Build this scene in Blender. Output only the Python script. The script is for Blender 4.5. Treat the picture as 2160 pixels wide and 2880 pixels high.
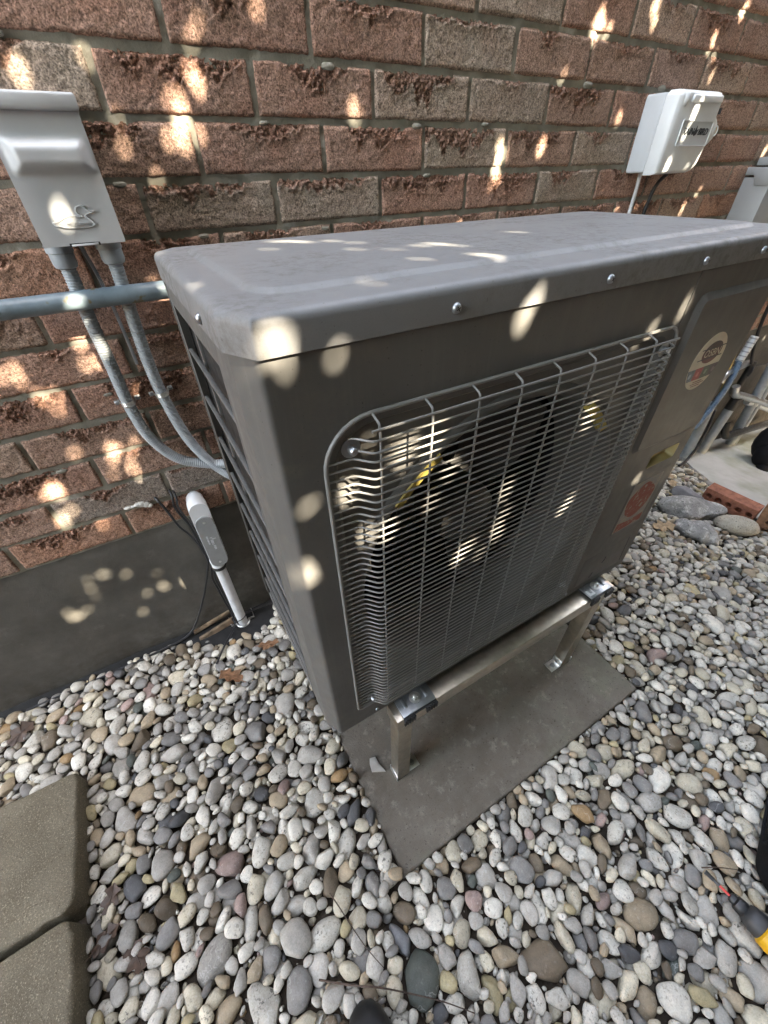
import bpy, bmesh, math, random
import numpy as np
from mathutils import Vector, Matrix, Quaternion, Euler

for o in list(bpy.data.objects):
    bpy.data.objects.remove(o)
sc = bpy.context.scene
COL = sc.collection
R = math.radians

# ------------------------------------------------------------------ camera
cam = bpy.data.cameras.new('camera')
cam.sensor_fit = 'HORIZONTAL'
cam.sensor_width = 36.0
cam.lens = 1119.77 / 2160 * 36.0
cam.clip_start = 0.01
cam.clip_end = 300
co = bpy.data.objects.new('camera', cam)
COL.objects.link(co)
CR = np.array([[0.86262335, -0.50546261, -0.01971053],
               [-0.3416784, -0.55349057, -0.75954201],
               [0.37301049, 0.66193334, -0.65015954]])
CP = np.array([0.5376, -1.1140, 1.3108])
M = Matrix.Identity(4)
for i in range(3):
    M[i][0], M[i][1], M[i][2], M[i][3] = CR[0][i], -CR[1][i], -CR[2][i], CP[i]
co.matrix_world = M
sc.camera = co

# ------------------------------------------------------------------ light
SUN = np.array([.216, -.72, .62])
SUN = SUN / np.linalg.norm(SUN)                      # direction towards the sun
SUN_EL = math.asin(SUN[2])
SUN_AZ = math.atan2(SUN[0], SUN[1])
w = bpy.data.worlds.new('World')
sc.world = w
w.use_nodes = True
nt = w.node_tree
bg = nt.nodes['Background']
sky = nt.nodes.new('ShaderNodeTexSky')
sky.sky_type = 'NISHITA'
sky.sun_disc = False
sky.sun_elevation = SUN_EL
sky.sun_rotation = SUN_AZ
sky.air_density = 1.0
sky.dust_density = 5.0
sky.ozone_density = 0.2
nt.links.new(sky.outputs[0], bg.inputs[0])
bg.inputs[1].default_value = 0.15
sl = bpy.data.lights.new('sun', 'SUN')
sl.energy = 2.2
sl.angle = R(.53)
sl.color = (1.0, .985, .955)
so = bpy.data.objects.new('sun', sl)
COL.objects.link(so)
so.location = (3, -6, 6)
so.rotation_euler = Vector(-SUN).to_track_quat('-Z', 'Y').to_euler()
sc.view_settings.view_transform = 'Standard'
sc.view_settings.look = 'None'
sc.view_settings.gamma = 1
sc.view_settings.use_curve_mapping = False
sc.view_settings.exposure = 5.2
sc.view_settings.use_white_balance = True
sc.view_settings.white_balance_temperature = 8350
sc.view_settings.white_balance_tint = 9
sc.cycles.max_bounces = 8
sc.cycles.diffuse_bounces = 5
sc.cycles.sample_clamp_indirect = 4.0

# ------------------------------------------------------------------ helpers
ORG = {}


def tag(o, label=None, cat=None, group=None, kind=None):
    for k, v in (('label', label), ('category', cat), ('group', group), ('kind', kind)):
        if v:
            o[k] = v
    return o


def emp(name, loc, label, cat, group=None):
    o = bpy.data.objects.new(name, None)
    o.empty_display_size = .05
    COL.objects.link(o)
    o.location = loc
    ORG[o.name] = np.array(loc, float)
    return tag(o, label, cat, group)


def link(name, me, parent=None, org=None):
    o = bpy.data.objects.new(name, me)
    COL.objects.link(o)
    if parent is not None:
        o.parent = parent
        ORG[o.name] = ORG[parent.name]
    else:
        org = (0, 0, 0) if org is None else org
        o.location = org
        ORG[o.name] = np.array(org, float)
    return o


def inst(name, me, parent, loc, rot=(0, 0, 0), scale=None):
    o = bpy.data.objects.new(name, me)
    COL.objects.link(o)
    if parent is not None:
        o.parent = parent
        o.location = np.array(loc, float) - ORG[parent.name]
    else:
        o.location = loc
    ORG[o.name] = np.array(loc, float)
    o.rotation_euler = rot
    if scale:
        o.scale = scale
    return o


class MB:
    def __init__(s):
        s.v, s.f, s.m = [], [], []

    def add(s, vs, fs, mi=0):
        k = len(s.v)
        s.v += [tuple(map(float, v)) for v in vs]
        s.f += [tuple(i + k for i in f) for f in fs]
        s.m += [mi] * len(fs)
        return s

    def box(s, x0, x1, y0, y1, z0, z1, mi=0):
        v = [(x, y, z) for x in (x0, x1) for y in (y0, y1) for z in (z0, z1)]
        return s.add(v, [(0, 1, 3, 2), (4, 6, 7, 5), (0, 4, 5, 1), (2, 3, 7, 6), (0, 2, 6, 4), (1, 5, 7, 3)], mi)

    def prism(s, pts, vec, mi=0):
        n = len(pts)
        p = [np.array(q, float) for q in pts]
        return s.add(p + [q + np.array(vec, float) for q in p],
                     [tuple(range(n))[::-1], tuple(range(n, 2 * n))] +
                     [(i, (i + 1) % n, n + (i + 1) % n, n + i) for i in range(n)], mi)

    def loft(s, rings, closed=True, cap=True, mi=0):
        n = len(rings[0])
        vs = [q for r in rings for q in r]
        fs = []
        for k in range(len(rings) - 1):
            for i in range(n if closed else n - 1):
                j = (i + 1) % n
                fs.append((k * n + i, k * n + j, (k + 1) * n + j, (k + 1) * n + i))
        if cap:
            fs.append(tuple(range(n))[::-1])
            fs.append(tuple(range((len(rings) - 1) * n, len(rings) * n)))
        return s.add(vs, fs, mi)

    def tube(s, pts, r, n=8, cap=True, mi=0, loop=False):
        P = [np.array(q, float) for q in pts]
        m = len(P)
        rr = r if hasattr(r, '__len__') else [r] * m
        rings = []
        u = None
        for i in range(m):
            a = P[(i - 1) % m] if (loop or i > 0) else P[i]
            b = P[(i + 1) % m] if (loop or i < m - 1) else P[i]
            t = b - a
            t /= np.linalg.norm(t) + 1e-12
            if u is None:
                u = np.cross(t, [0.31, .17, .93])
                if np.linalg.norm(u) < .1:
                    u = np.cross(t, [1, 0, 0])
            u = u - t * np.dot(u, t)
            u /= np.linalg.norm(u)
            w_ = np.cross(t, u)
            rings.append([P[i] + rr[i] * (math.cos(k * 2 * math.pi / n) * u + math.sin(k * 2 * math.pi / n) * w_) for k in range(n)])
        if loop:
            rings.append(rings[0])
        return s.loft(rings, True, cap and not loop, mi)

    def cyl(s, a, b, r, n=16, r2=None, mi=0):
        return s.tube([a, b], [r, r if r2 is None else r2], n, True, mi)

    def lathe(s, c, axis, prof, n=24, mi=0, cap=False):
        ax = np.array(axis, float)
        ax /= np.linalg.norm(ax)
        u = np.cross(ax, [0.3, .2, .9])
        if np.linalg.norm(u) < .1:
            u = np.cross(ax, [1, 0, 0])
        u /= np.linalg.norm(u)
        w_ = np.cross(ax, u)
        rings = [[np.array(c) + ax * h + r * (math.cos(k * 2 * math.pi / n) * u + math.sin(k * 2 * math.pi / n) * w_) for k in range(n)] for r, h in prof]
        return s.loft(rings, True, cap, mi)

    def ball(s, c, rx, ry=None, rz=None, n=12, mi=0):
        ry = rx if ry is None else ry
        rz = rx if rz is None else rz
        rings = []
        for j in range(1, n // 2):
            t = math.pi * j / (n // 2)
            rings.append([(c[0] + rx * math.sin(t) * math.cos(k * 2 * math.pi / n), c[1] + ry * math.sin(t) * math.sin(k * 2 * math.pi / n), c[2] - rz * math.cos(t)) for k in range(n)])
        return s.loft(rings, True, True, mi)

    def mesh(s, name, mats, org=(0, 0, 0), bevel=0, seg=2, smooth=35, merge=False):
        me = bpy.data.meshes.new(name)
        og = np.array(org, float)
        me.from_pydata([tuple(np.array(v) - og) for v in s.v], [], s.f)
        for m in (mats if isinstance(mats, (list, tuple)) else [mats]):
            me.materials.append(m)
        me.polygons.foreach_set('material_index', s.m)
        if bevel or merge:
            bm = bmesh.new()
            bm.from_mesh(me)
            bmesh.ops.remove_doubles(bm, verts=bm.verts, dist=1e-5)
            bmesh.ops.recalc_face_normals(bm, faces=bm.faces)
            if bevel:
                es = [e for e in bm.edges if len(e.link_faces) == 2 and e.calc_face_angle(0) > .5]
                bmesh.ops.bevel(bm, geom=es, offset=bevel, segments=seg, affect='EDGES', profile=.5, clamp_overlap=True)
            bm.to_mesh(me)
            bm.free()
        me.update()
        if smooth:
            me.polygons.foreach_set('use_smooth', [True] * len(me.polygons))
            me.set_sharp_from_angle(angle=R(smooth))
        return me

    def build(s, name, mats, parent=None, org=None, **k):
        if parent is not None:
            return link(name, s.mesh(name, mats, ORG[parent.name], **k), parent)
        org = (0, 0, 0) if org is None else org
        return link(name, s.mesh(name, mats, org, **k), None, org)


def sub(p, n):
    """Catmull-Rom resampling of a polyline."""
    P = [np.array(q, float) for q in p]
    P = [2 * P[0] - P[1]] + P + [2 * P[-1] - P[-2]]
    out = []
    for i in range(1, len(P) - 2):
        for k in range(n):
            t = k / n
            a, b, c, d = P[i - 1:i + 3]
            out.append(.5 * ((2 * b) + (c - a) * t + (2 * a - 5 * b + 4 * c - d) * t * t + (3 * b - a - 3 * c + d) * t ** 3))
    out.append(P[-2])
    return out


def rrect(x0, x1, z0, z1, rad, n=6):
    """Rounded rectangle outline (x, z); rad = radii at (x0,z0), (x1,z0), (x1,z1), (x0,z1)."""
    if not hasattr(rad, '__len__'):
        rad = [rad] * 4
    out = []
    for (cx, cz, a0, r) in ((x0, z0, 180, rad[0]), (x1, z0, 270, rad[1]), (x1, z1, 0, rad[2]), (x0, z1, 90, rad[3])):
        ccx = cx + (r if cx == x0 else -r)
        ccz = cz + (r if cz == z0 else -r)
        for k in range(n + 1):
            a = R(a0 + 90 * k / n)
            out.append((ccx + r * math.cos(a), ccz + r * math.sin(a)))
    return out


def plate(outer, inner, y):
    """Flat plate in the plane y with a hole: outlines are (x, z) lists. Returns verts, faces."""
    bm = bmesh.new()
    es = []
    for loop in (outer, inner):
        vs = [bm.verts.new((x, y, z)) for x, z in loop]
        for i in range(len(vs)):
            es.append(bm.edges.new((vs[i], vs[(i + 1) % len(vs)])))
    bmesh.ops.triangle_fill(bm, use_beauty=True, use_dissolve=False, edges=es, normal=(0, -1, 0))
    bm.verts.index_update()
    r = ([v.co[:] for v in bm.verts], [tuple(v.index for v in f.verts) for f in bm.faces])
    bm.free()
    return r


def text_obj(s, name, size, mat, parent, loc, rot=(math.pi / 2, 0, 0), depth=.0, shear=0, align='CENTER', sx=1.0):
    cu = bpy.data.curves.new(name, 'FONT')
    cu.body = s
    cu.size = size
    cu.extrude = depth
    cu.shear = shear
    cu.align_x = align
    cu.align_y = 'CENTER'
    cu.resolution_u = 3
    t = bpy.data.objects.new(name, cu)
    COL.objects.link(t)
    dg = bpy.context.evaluated_depsgraph_get()
    me = bpy.data.meshes.new_from_object(t.evaluated_get(dg))
    bpy.data.objects.remove(t)
    me.name = name
    me.materials.clear()
    me.materials.append(mat)
    return inst(name, me, parent, loc, rot, (sx, 1, 1))


def hashn(ix, iy, iz, seed):
    h = (ix * 374761393 + iy * 668265263 + iz * 2147483647 + seed * 1274126177) & 0xffffffff
    h = ((h ^ (h >> 13)) * 1274126177) & 0xffffffff
    h = ((h ^ (h >> 16)) * 2246822519) & 0xffffffff
    return ((h ^ (h >> 15)) & 0xffff) / 32767.5 - 1


def vn(x, y, z, seed=0):
    """Value noise in [-1, 1] on numpy arrays."""
    x, y, z = np.broadcast_arrays(np.asarray(x, float), np.asarray(y, float), np.asarray(z, float))
    i, j, k = (np.floor(q).astype(np.int64) for q in (x, y, z))
    f, g, h = x - i, y - j, z - k
    f, g, h = (q * q * (3 - 2 * q) for q in (f, g, h))
    r = 0
    for a in (0, 1):
        for b in (0, 1):
            for c in (0, 1):
                r = r + hashn(i + a, j + b, k + c, seed) * (f if a else 1 - f) * (g if b else 1 - g) * (h if c else 1 - h)
    return r


# ------------------------------------------------------------------ materials
class NT:
    def __init__(s, name):
        s.mat = bpy.data.materials.new(name)
        s.mat.use_nodes = True
        s.t = s.mat.node_tree
        s.b = s.t.nodes['Principled BSDF']

    def n(s, typ, *ins, **kw):
        nd = s.t.nodes.new('ShaderNode' + typ)
        for k, v in kw.items():
            if k == 'I':
                for a, b in v.items():
                    s.set(nd.inputs[a], b)
            else:
                setattr(nd, k, v)
        for i, v in enumerate(ins):
            if v is not None:
                s.set(nd.inputs[i], v)
        return nd

    def set(s, sock, v):
        if hasattr(v, 'outputs'):
            v = v.outputs[0]
        if hasattr(v, 'is_output'):
            s.t.links.new(v, sock)
        else:
            if hasattr(v, '__len__') and len(v) == 3 and sock.type == 'RGBA':
                v = (*v, 1)
            sock.default_value = v

    def P(s, **kw):
        for k, v in kw.items():
            s.set(s.b.inputs[k.replace('_', ' ')], v)

    def obj(s):
        return s.n('TexCoord').outputs['Object']

    def noise(s, vec, scale, detail=4, rough=.55, W=None, dist=0):
        nd = s.n('TexNoise')
        if W is not None:
            nd.noise_dimensions = '4D'
            s.set(nd.inputs['W'], W)
        s.set(nd.inputs['Vector'], vec)
        nd.inputs['Scale'].default_value = scale
        nd.inputs['Detail'].default_value = detail
        nd.inputs['Roughness'].default_value = rough
        nd.inputs['Distortion'].default_value = dist
        return nd.outputs[0]

    def ramp(s, fac, *st):
        nd = s.n('ValToRGB')
        s.set(nd.inputs[0], fac)
        e = nd.color_ramp.elements
        while len(e) < len(st):
            e.new(.5)
        for el, (p, c) in zip(e, st):
            el.position = p
            el.color = (c, c, c, 1) if not hasattr(c, '__len__') else (*c, 1)
        return nd.outputs[0]

    def mix(s, fac, a, b, mode='MIX'):
        nd = s.n('Mix', data_type='RGBA', blend_type=mode)
        s.set(nd.inputs[0], fac)
        s.set(nd.inputs[6], a)
        s.set(nd.inputs[7], b)
        return nd.outputs[2]

    def math(s, op, a, b=0.0, clamp=False):
        nd = s.n('Math', operation=op, use_clamp=clamp)
        s.set(nd.inputs[0], a)
        s.set(nd.inputs[1], b)
        return nd.outputs[0]

    def bump(s, h, strength=.5, dist=.001, prev=None):
        nd = s.n('Bump')
        nd.inputs['Strength'].default_value = strength
        nd.inputs['Distance'].default_value = dist
        s.set(nd.inputs['Height'], h)
        if prev is not None:
            s.set(nd.inputs['Normal'], prev)
        return nd.outputs[0]


def pm(name, col, rough=.5, metal=0., var=.12, vs=25, bump=.0, bs=300, spec=.5, bd=.0006, speck=None, coat=0):
    t = NT(name)
    ob = t.obj()
    n1 = t.noise(ob, vs, 5)
    lo = tuple(c * (1 - var * 1.6) for c in col)
    hi = tuple(min(1, c * (1 + var * 1.3)) for c in col)
    c = t.mix(t.ramp(n1, (.3, 0.), (.7, 1.)), lo, hi)
    if speck:
        n3 = t.noise(ob, speck[0], 2)
        c = t.mix(t.ramp(n3, (speck[1], 0.), (speck[1] + .05, 1.)), c, speck[2])
    t.P(Base_Color=c, Roughness=t.ramp(t.noise(ob, vs * 2.3, 3), (.3, max(0, rough - .08)), (.7, min(1, rough + .08))), Metallic=metal, Specular_IOR_Level=spec)
    if coat:
        t.P(Coat_Weight=coat)
    if bump:
        t.P(Normal=t.bump(t.noise(ob, bs, 4, .6), bump, bd))
    return t.mat


MT = {}
MT['paint'] = pm('casing_paint', (.105, .102, .096), .40, 0, .05, 6, .10, 900, .45, .0003, speck=(420, .70, (.12, .11, .10)))
MT['plastic'] = pm('grey_plastic', (.30, .30, .295), .45, 0, .04, 10, .1, 700)
MT['box'] = pm('grey_box_paint', (.50, .515, .525), .45, 0, .06, 9, .22, 1100, .5, .0004)
MT['pvcgrey'] = pm('grey_pipe_plastic', (.30, .33, .35), .4, 0, .10, 30, .08, 500)
MT['pvcpipe'] = pm('blue_grey_pipe_paint', (.16, .21, .24), .42, 0, .16, 25, .15, 300, speck=(38, .66, (.16, .13, .07)))
MT['pvcwhite'] = pm('white_pipe_plastic', (.60, .61, .62), .38, 0, .07, 22, .06, 500, speck=(160, .70, (.30, .28, .25)))
MT['pvclid'] = pm('fitting_lid_plastic', (.27, .28, .28), .5, 0, .05, 40)
MT['zinc'] = pm('zinc_steel', (.66, .66, .64), .36, .9, .12, 60, .1, 400)
MT['dzinc'] = pm('galvanised_steel', (.36, .38, .40), .38, .9, .12, 40, .1, 300)
MT['alu'] = pm('bare_aluminium', (.47, .42, .35), .36, 1, .10, 45, .25, 700, .5, .0004)
MT['black'] = pm('black_rubber', (.012, .012, .013), .5, 0, .1, 30)
MT['cable'] = pm('black_cable_jacket', (.014, .014, .016), .45, 0, .1, 30)
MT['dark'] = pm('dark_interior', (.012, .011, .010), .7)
MT['fan'] = pm('dark_fan_plastic', (.045, .043, .04), .45)
MT['wire'] = pm('wire_guard_coating', (.21, .205, .195), .38, .0, .06, 30)
MT['yellow'] = pm('yellow_foam', (.42, .32, .08), .6, 0, .15, 60)
MT['white'] = pm('white_plastic', (.70, .72, .73), .42, 0, .04, 12, .25, 900, .5, .0004)
MT['whiteside'] = pm('grey_white_plastic', (.52, .54, .56), .5, 0, .04, 12, .3, 900, .5, .0004)
MT['ink'] = pm('dark_lettering', (.03, .035, .04), .6)
MT['brass'] = pm('brass_lock', (.45, .36, .16), .35, 1)
MT['caulk'] = pm('white_sealant', (.55, .54, .50), .5, 0, .1, 40)
MT['wood'] = pm('old_wood', (.16, .11, .07), .8, 0, .35, 30, .5, 120)
MT['leaf'] = pm('dry_leaf', (.22, .11, .055), .75, 0, .3, 60, .3, 200)
MT['leafdark'] = pm('wet_leaf', (.07, .042, .028), .6, 0, .3, 60, .3, 200)
MT['leafpale'] = pm('pale_dry_leaf', (.34, .24, .14), .75, 0, .25, 60, .3, 200)
MT['twig'] = pm('twig_bark', (.065, .042, .03), .8, 0, .3, 90)
MT['fabric'] = pm('black_sheet', (.006, .006, .006), .75, 0, .1, 20, .5, 60, .4, .002)
MT['boot'] = pm('black_leather', (.010, .010, .010), .45, 0, .1, 30, .2, 200)
MT['cloth'] = pm('black_bag_fabric', (.006, .006, .007), .85, 0, .1, 60, .4, 700, .2)
MT['toolyellow'] = pm('yellow_tool_plastic', (.62, .33, .015), .5, 0, .08, 50)
MT['toolgrey'] = pm('dark_tool_plastic', (.035, .035, .036), .5)
MT['red'] = pm('red_shank', (.55, .03, .02), .35)
MT['cream'] = pm('cream_label', (.62, .55, .42), .55, 0, .05, 40)
MT['greybluehose'] = pm('blue_grey_hose', (.10, .16, .23), .3, 0, .1, 20)
MT['goldfin'] = pm('bronze_coil_fins', (.17, .12, .065), .45, .5, .3, 40)


def mat_brick():
    t = NT('split_face_brick')
    ob = t.n('TexCoord').outputs['Object']
    at = t.n('Attribute', attribute_name='tint')
    c0 = at.outputs['Color']
    pat = at.outputs['Alpha']
    g = t.noise(ob, 300, 4, .7)
    h = t.noise(ob, 60, 3, .6)
    c = t.mix(1.0, c0, t.ramp(g, (.34, .22), (.50, 1.0), (.66, 1.9)), 'MULTIPLY')
    c = t.mix(1.0, c, t.ramp(h, (.3, .80), (.7, 1.18)), 'MULTIPLY')
    pit = t.ramp(t.noise(ob, 150, 3, .6), (.57, 0.), (.64, 1.))
    c = t.mix(t.math('MULTIPLY', pit, .7), c, (.03, .022, .018))
    vo = t.n('TexVoronoi', feature='F1', I={'Scale': 150.0})
    t.set(vo.inputs['Vector'], ob)
    crumb = t.math('ADD', vo.outputs['Distance'], t.math('MULTIPLY', t.noise(ob, 240, 3, .6), .6))
    hole = t.ramp(crumb, (.70, 0.), (.92, 1.))
    c = t.mix(t.math('MULTIPLY', hole, t.math('MULTIPLY', pat, .38)), c, (.09, .045, .03))
    c = t.mix(t.math('MULTIPLY', t.ramp(crumb, (.30, 1.), (.48, 0.)), t.math('MULTIPLY', pat, .5)), c, (.52, .34, .26))
    n0 = t.bump(t.math('MULTIPLY', t.math('SUBTRACT', 1.0, crumb), pat), 1.0, .007)
    n1 = t.bump(g, .85, .0030, n0)
    n2 = t.bump(t.noise(ob, 900, 3, .6), .45, .0007, n1)
    t.P(Base_Color=c, Roughness=.92, Specular_IOR_Level=.25, Normal=n2)
    return t.mat


def mat_mortar():
    t = NT('mortar')
    ob = t.obj()
    a = t.noise(ob, 18, 5, .6)
    c = t.mix(t.ramp(a, (.3, 0.), (.7, 1.)), (.17, .16, .13), (.29, .275, .23))
    wh = t.ramp(t.noise(ob, 9, 6, .7), (.58, 0.), (.70, .8))
    c = t.mix(wh, c, (.44, .425, .385))
    t.P(Base_Color=c, Roughness=.95, Specular_IOR_Level=.2, Normal=t.bump(t.noise(ob, 240, 5, .65), .7, .002))
    return t.mat


def mat_parging():
    t = NT('cement_parging')
    ob = t.obj()
    a = t.noise(ob, 5, 6, .65)
    c = t.mix(t.ramp(a, (.3, 0.), (.7, 1.)), (.068, .064, .056), (.128, .119, .104))
    c = t.mix(t.ramp(t.noise(ob, 420, 3, .6), (.55, 0.), (.72, .6)), c, (.07, .065, .055))
    ef = t.ramp(t.noise(ob, 3.2, 7, .72), (.56, 0.), (.72, .55))
    c = t.mix(ef, c, (.235, .222, .20))
    sz = t.n('SeparateXYZ', ob)
    spl = t.math('MULTIPLY', t.ramp(sz.outputs[2], (.0, 1.), (.16, 0.)), t.ramp(t.noise(ob, 16, 6, .7), (.42, 0.), (.62, .8)))
    c = t.mix(spl, c, (.055, .046, .036))
    n1 = t.bump(t.noise(ob, 420, 4, .75), .8, .0022)
    t.P(Base_Color=c, Roughness=.93, Specular_IOR_Level=.2, Normal=t.bump(t.noise(ob, 14, 3), .3, .008, n1))
    return t.mat


def mat_pad():
    t = NT('pad_concrete')
    ob = t.obj()
    a = t.noise(ob, 7, 6, .62)
    c = t.mix(t.ramp(a, (.28, 0.), (.72, 1.)), (.095, .081, .063), (.165, .144, .117))
    gr = t.ramp(t.noise(ob, 3.1, 5, .7), (.52, 0.), (.70, .65))
    c = t.mix(gr, c, (.16, .165, .115))
    ms = t.n('Mapping')
    t.set(ms.inputs[0], ob)
    ms.inputs['Rotation'].default_value = (0, 0, .25)
    ms.inputs['Scale'].default_value = (9, 22, 9)
    st = t.ramp(t.noise(ms.outputs[0], 1.0, 6, .75), (.54, 0.), (.8, .4))
    c = t.mix(st, c, (.20, .18, .155))
    wet = t.ramp(t.noise(ob, 2.3, 7, .7), (.50, 0.), (.62, .6))
    c = t.mix(wet, c, (.085, .074, .058))
    lt = t.ramp(t.noise(ob, 24, 7, .78), (.55, 0.), (.66, .55))
    c = t.mix(lt, c, (.245, .22, .185))
    pore = t.ramp(t.noise(ob, 150, 3, .6), (.64, 0.), (.70, .85))
    c = t.mix(pore, c, (.05, .043, .035))
    c = t.mix(t.ramp(t.noise(ob, 500, 2), (.60, 0.), (.68, .75)), c, (.07, .06, .05))
    n1 = t.bump(t.noise(ob, 220, 5, .7), .6, .0018)
    t.P(Base_Color=c, Roughness=.85, Specular_IOR_Level=.3, Normal=t.bump(t.noise(ob, 16, 4), .2, .004, n1))
    return t.mat


def mat_path():
    t = NT('path_concrete')
    ob = t.obj()
    c = t.mix(t.ramp(t.noise(ob, 4, 6, .65), (.3, 0.), (.7, 1.)), (.33, .335, .31), (.46, .46, .44))
    c = t.mix(t.ramp(t.noise(ob, 2.2, 4, .6), (.5, 0.), (.65, .7)), c, (.23, .25, .17))
    t.P(Base_Color=c, Roughness=.9, Normal=t.bump(t.noise(ob, 200, 4), .4, .002))
    return t.mat


def mat_paver():
    t = NT('tan_cast_block')
    ob = t.obj()
    c = t.mix(t.ramp(t.noise(ob, 9, 5, .6), (.3, 0.), (.7, 1.)), (.110, .093, .064), (.172, .147, .105))
    sp = t.ramp(t.noise(ob, 330, 3, .7), (.56, 0.), (.66, .75))
    c = t.mix(sp, c, (.38, .33, .24))
    dk = t.ramp(t.noise(ob, 230, 3, .6), (.58, 0.), (.70, .8))
    c = t.mix(dk, c, (.055, .045, .03))
    n1 = t.bump(t.noise(ob, 330, 4, .7), .9, .002)
    t.P(Base_Color=c, Roughness=.93, Specular_IOR_Level=.25, Normal=t.bump(t.noise(ob, 60, 4), .5, .004, n1))
    return t.mat


def mat_pebble():
    t = NT('river_stone')
    ob = t.n('TexCoord').outputs['Object']
    rnd = t.math('MULTIPLY', t.n('ObjectInfo').outputs['Random'], 90.)
    at = t.n('Attribute', attribute_name='tint')
    c0, sp = at.outputs['Color'], at.outputs['Alpha']
    c = t.mix(1., c0, t.ramp(t.noise(ob, 45, 5, .65, rnd), (.25, .70), (.5, 1.), (.75, 1.22)), 'MULTIPLY')
    fine = t.noise(ob, 420, 3, .6, rnd)
    c = t.mix(1., c, t.ramp(fine, (.3, .84), (.7, 1.14)), 'MULTIPLY')
    # dark pits and mineral specks, more of them where the stone kind has them
    pit = t.ramp(t.noise(ob, 170, 4, .6, rnd), (.55, 0.), (.62, 1.))
    zone = t.ramp(t.noise(ob, 40, 3, .6, rnd), (.40, .15), (.62, 1.))
    c = t.mix(t.math('MULTIPLY', t.math('MULTIPLY', pit, zone), sp), c, (.075, .068, .06))
    wt = t.ramp(t.noise(ob, 150, 4, .6, t.math('ADD', rnd, 7.)), (.60, 0.), (.68, 1.))
    c = t.mix(t.math('MULTIPLY', wt, t.math('MULTIPLY', sp, .5)), c, (.60, .59, .56))
    # thin veins
    v = t.math('ABSOLUTE', t.math('SUBTRACT', t.noise(ob, 26, 3, .55, t.math('ADD', rnd, 31.)), .5))
    vein = t.ramp(v, (.0, .55), (.012, 0.))
    vz = t.ramp(t.noise(ob, 12, 2, .5, t.math('ADD', rnd, 11.)), (.52, 0.), (.62, 1.))
    c = t.mix(t.math('MULTIPLY', vein, vz), c, t.mix(.55, c, (.62, .61, .58)))
    n1 = t.bump(pit, -.4, .0012)
    n2 = t.bump(t.noise(ob, 110, 5, .6, rnd), .35, .0022, n1)
    t.P(Base_Color=c, Roughness=t.ramp(t.noise(ob, 30, 3, .5, rnd), (.3, .55), (.7, .78)), Specular_IOR_Level=.35, Normal=n2)
    return t.mat


def mat_paint():
    t = NT('weathered_casing_paint')
    ob = t.obj()
    base = t.mix(t.ramp(t.noise(ob, 5, 4, .6), (.3, 0.), (.7, 1.)), (.092, .089, .083), (.118, .114, .107))
    mp = t.n('Mapping', I={'Scale': (70, 70, 2.2)})
    t.set(mp.inputs[0], ob)
    streak = t.ramp(t.noise(mp.outputs[0], 1.0, 5, .65), (.50, 0.), (.80, .55))
    c = t.mix(streak, base, (.15, .142, .13))
    dust = t.math('MULTIPLY', t.ramp(t.noise(ob, 30, 6, .75), (.50, 0.), (.75, .6)), t.ramp(t.noise(ob, 4, 2), (.45, 0.), (.65, 1.)))
    c = t.mix(dust, c, (.16, .145, .12))
    mq = t.n('Mapping', I={'Scale': (9, 9, 120), 'Rotation': (.2, .6, .3)})
    t.set(mq.inputs[0], ob)
    scr = t.ramp(t.noise(mq.outputs[0], 1.0, 3, .7), (.735, 0.), (.76, .6))
    c = t.mix(scr, c, (.22, .21, .20))
    c = t.mix(t.ramp(t.noise(ob, 330, 2, .5), (.71, 0.), (.75, .8)), c, (.045, .04, .034))
    t.P(Base_Color=c, Roughness=t.ramp(t.noise(ob, 40, 4), (.3, .46), (.7, .60)), Specular_IOR_Level=.32, Normal=t.bump(t.noise(ob, 900, 3), .12, .0003))
    return t.mat


MT['paint'] = mat_paint()
MT['brick'] = mat_brick()
MT['mortar'] = mat_mortar()
MT['parging'] = mat_parging()
MT['pad'] = mat_pad()
MT['path'] = mat_path()
MT['paver'] = mat_paver()
MT['pebble'] = mat_pebble()
MT['soil'] = pm('damp_soil', (.045, .034, .025), .95, 0, .35, 30, .8, 120, .2, .006)
MT['fence'] = pm('stained_cedar', (.085, .05, .03), .75, 0, .3, 8, .3, 60)
MT['canopy'] = pm('green_leaf', (.055, .085, .025), .55, 0, .25, 5)
MT['trunk'] = pm('tree_bark', (.10, .08, .06), .9, 0, .3, 20, .6, 40)
MT['roughbrick'] = pm('red_clay', (.30, .115, .07), .85, 0, .22, 40, .5, 200)
MT['clay'] = pm('orange_clay', (.24, .125, .07), .9, 0, .3, 35, .7, 120, .3, .003)

# ------------------------------------------------------------------ setting
def gz(x):
    return -.17 * max(0.0, x - 1.9)


def project(p):
    q = CR @ (np.array(p, float) - CP)
    if q[2] < .05:
        return (-1e5, -1e5)
    return (1080 + 1119.77 * q[0] / q[2], 1440 + 1119.77 * q[1] / q[2])


def visible(p, m=120):
    u, v = project(p)
    return -m < u < 2160 + m and -m < v < 2880 + m


m = MB()
xs = [-25, -4, -1, 1.9, 3, 4, 5, 6]
zs = [-.12 + gz(x) for x in xs] + [-.12 + gz(6)]
xs = xs + [30]
n = len(xs)
vs = [(x, y, z) for y in (.28, -25) for x, z in zip(xs, zs)]
m.add(vs, [(i + n, i + n + 1, i + 1, i) for i in range(n - 1)])
tag(m.build('ground', MT['soil']), kind='structure')

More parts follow.
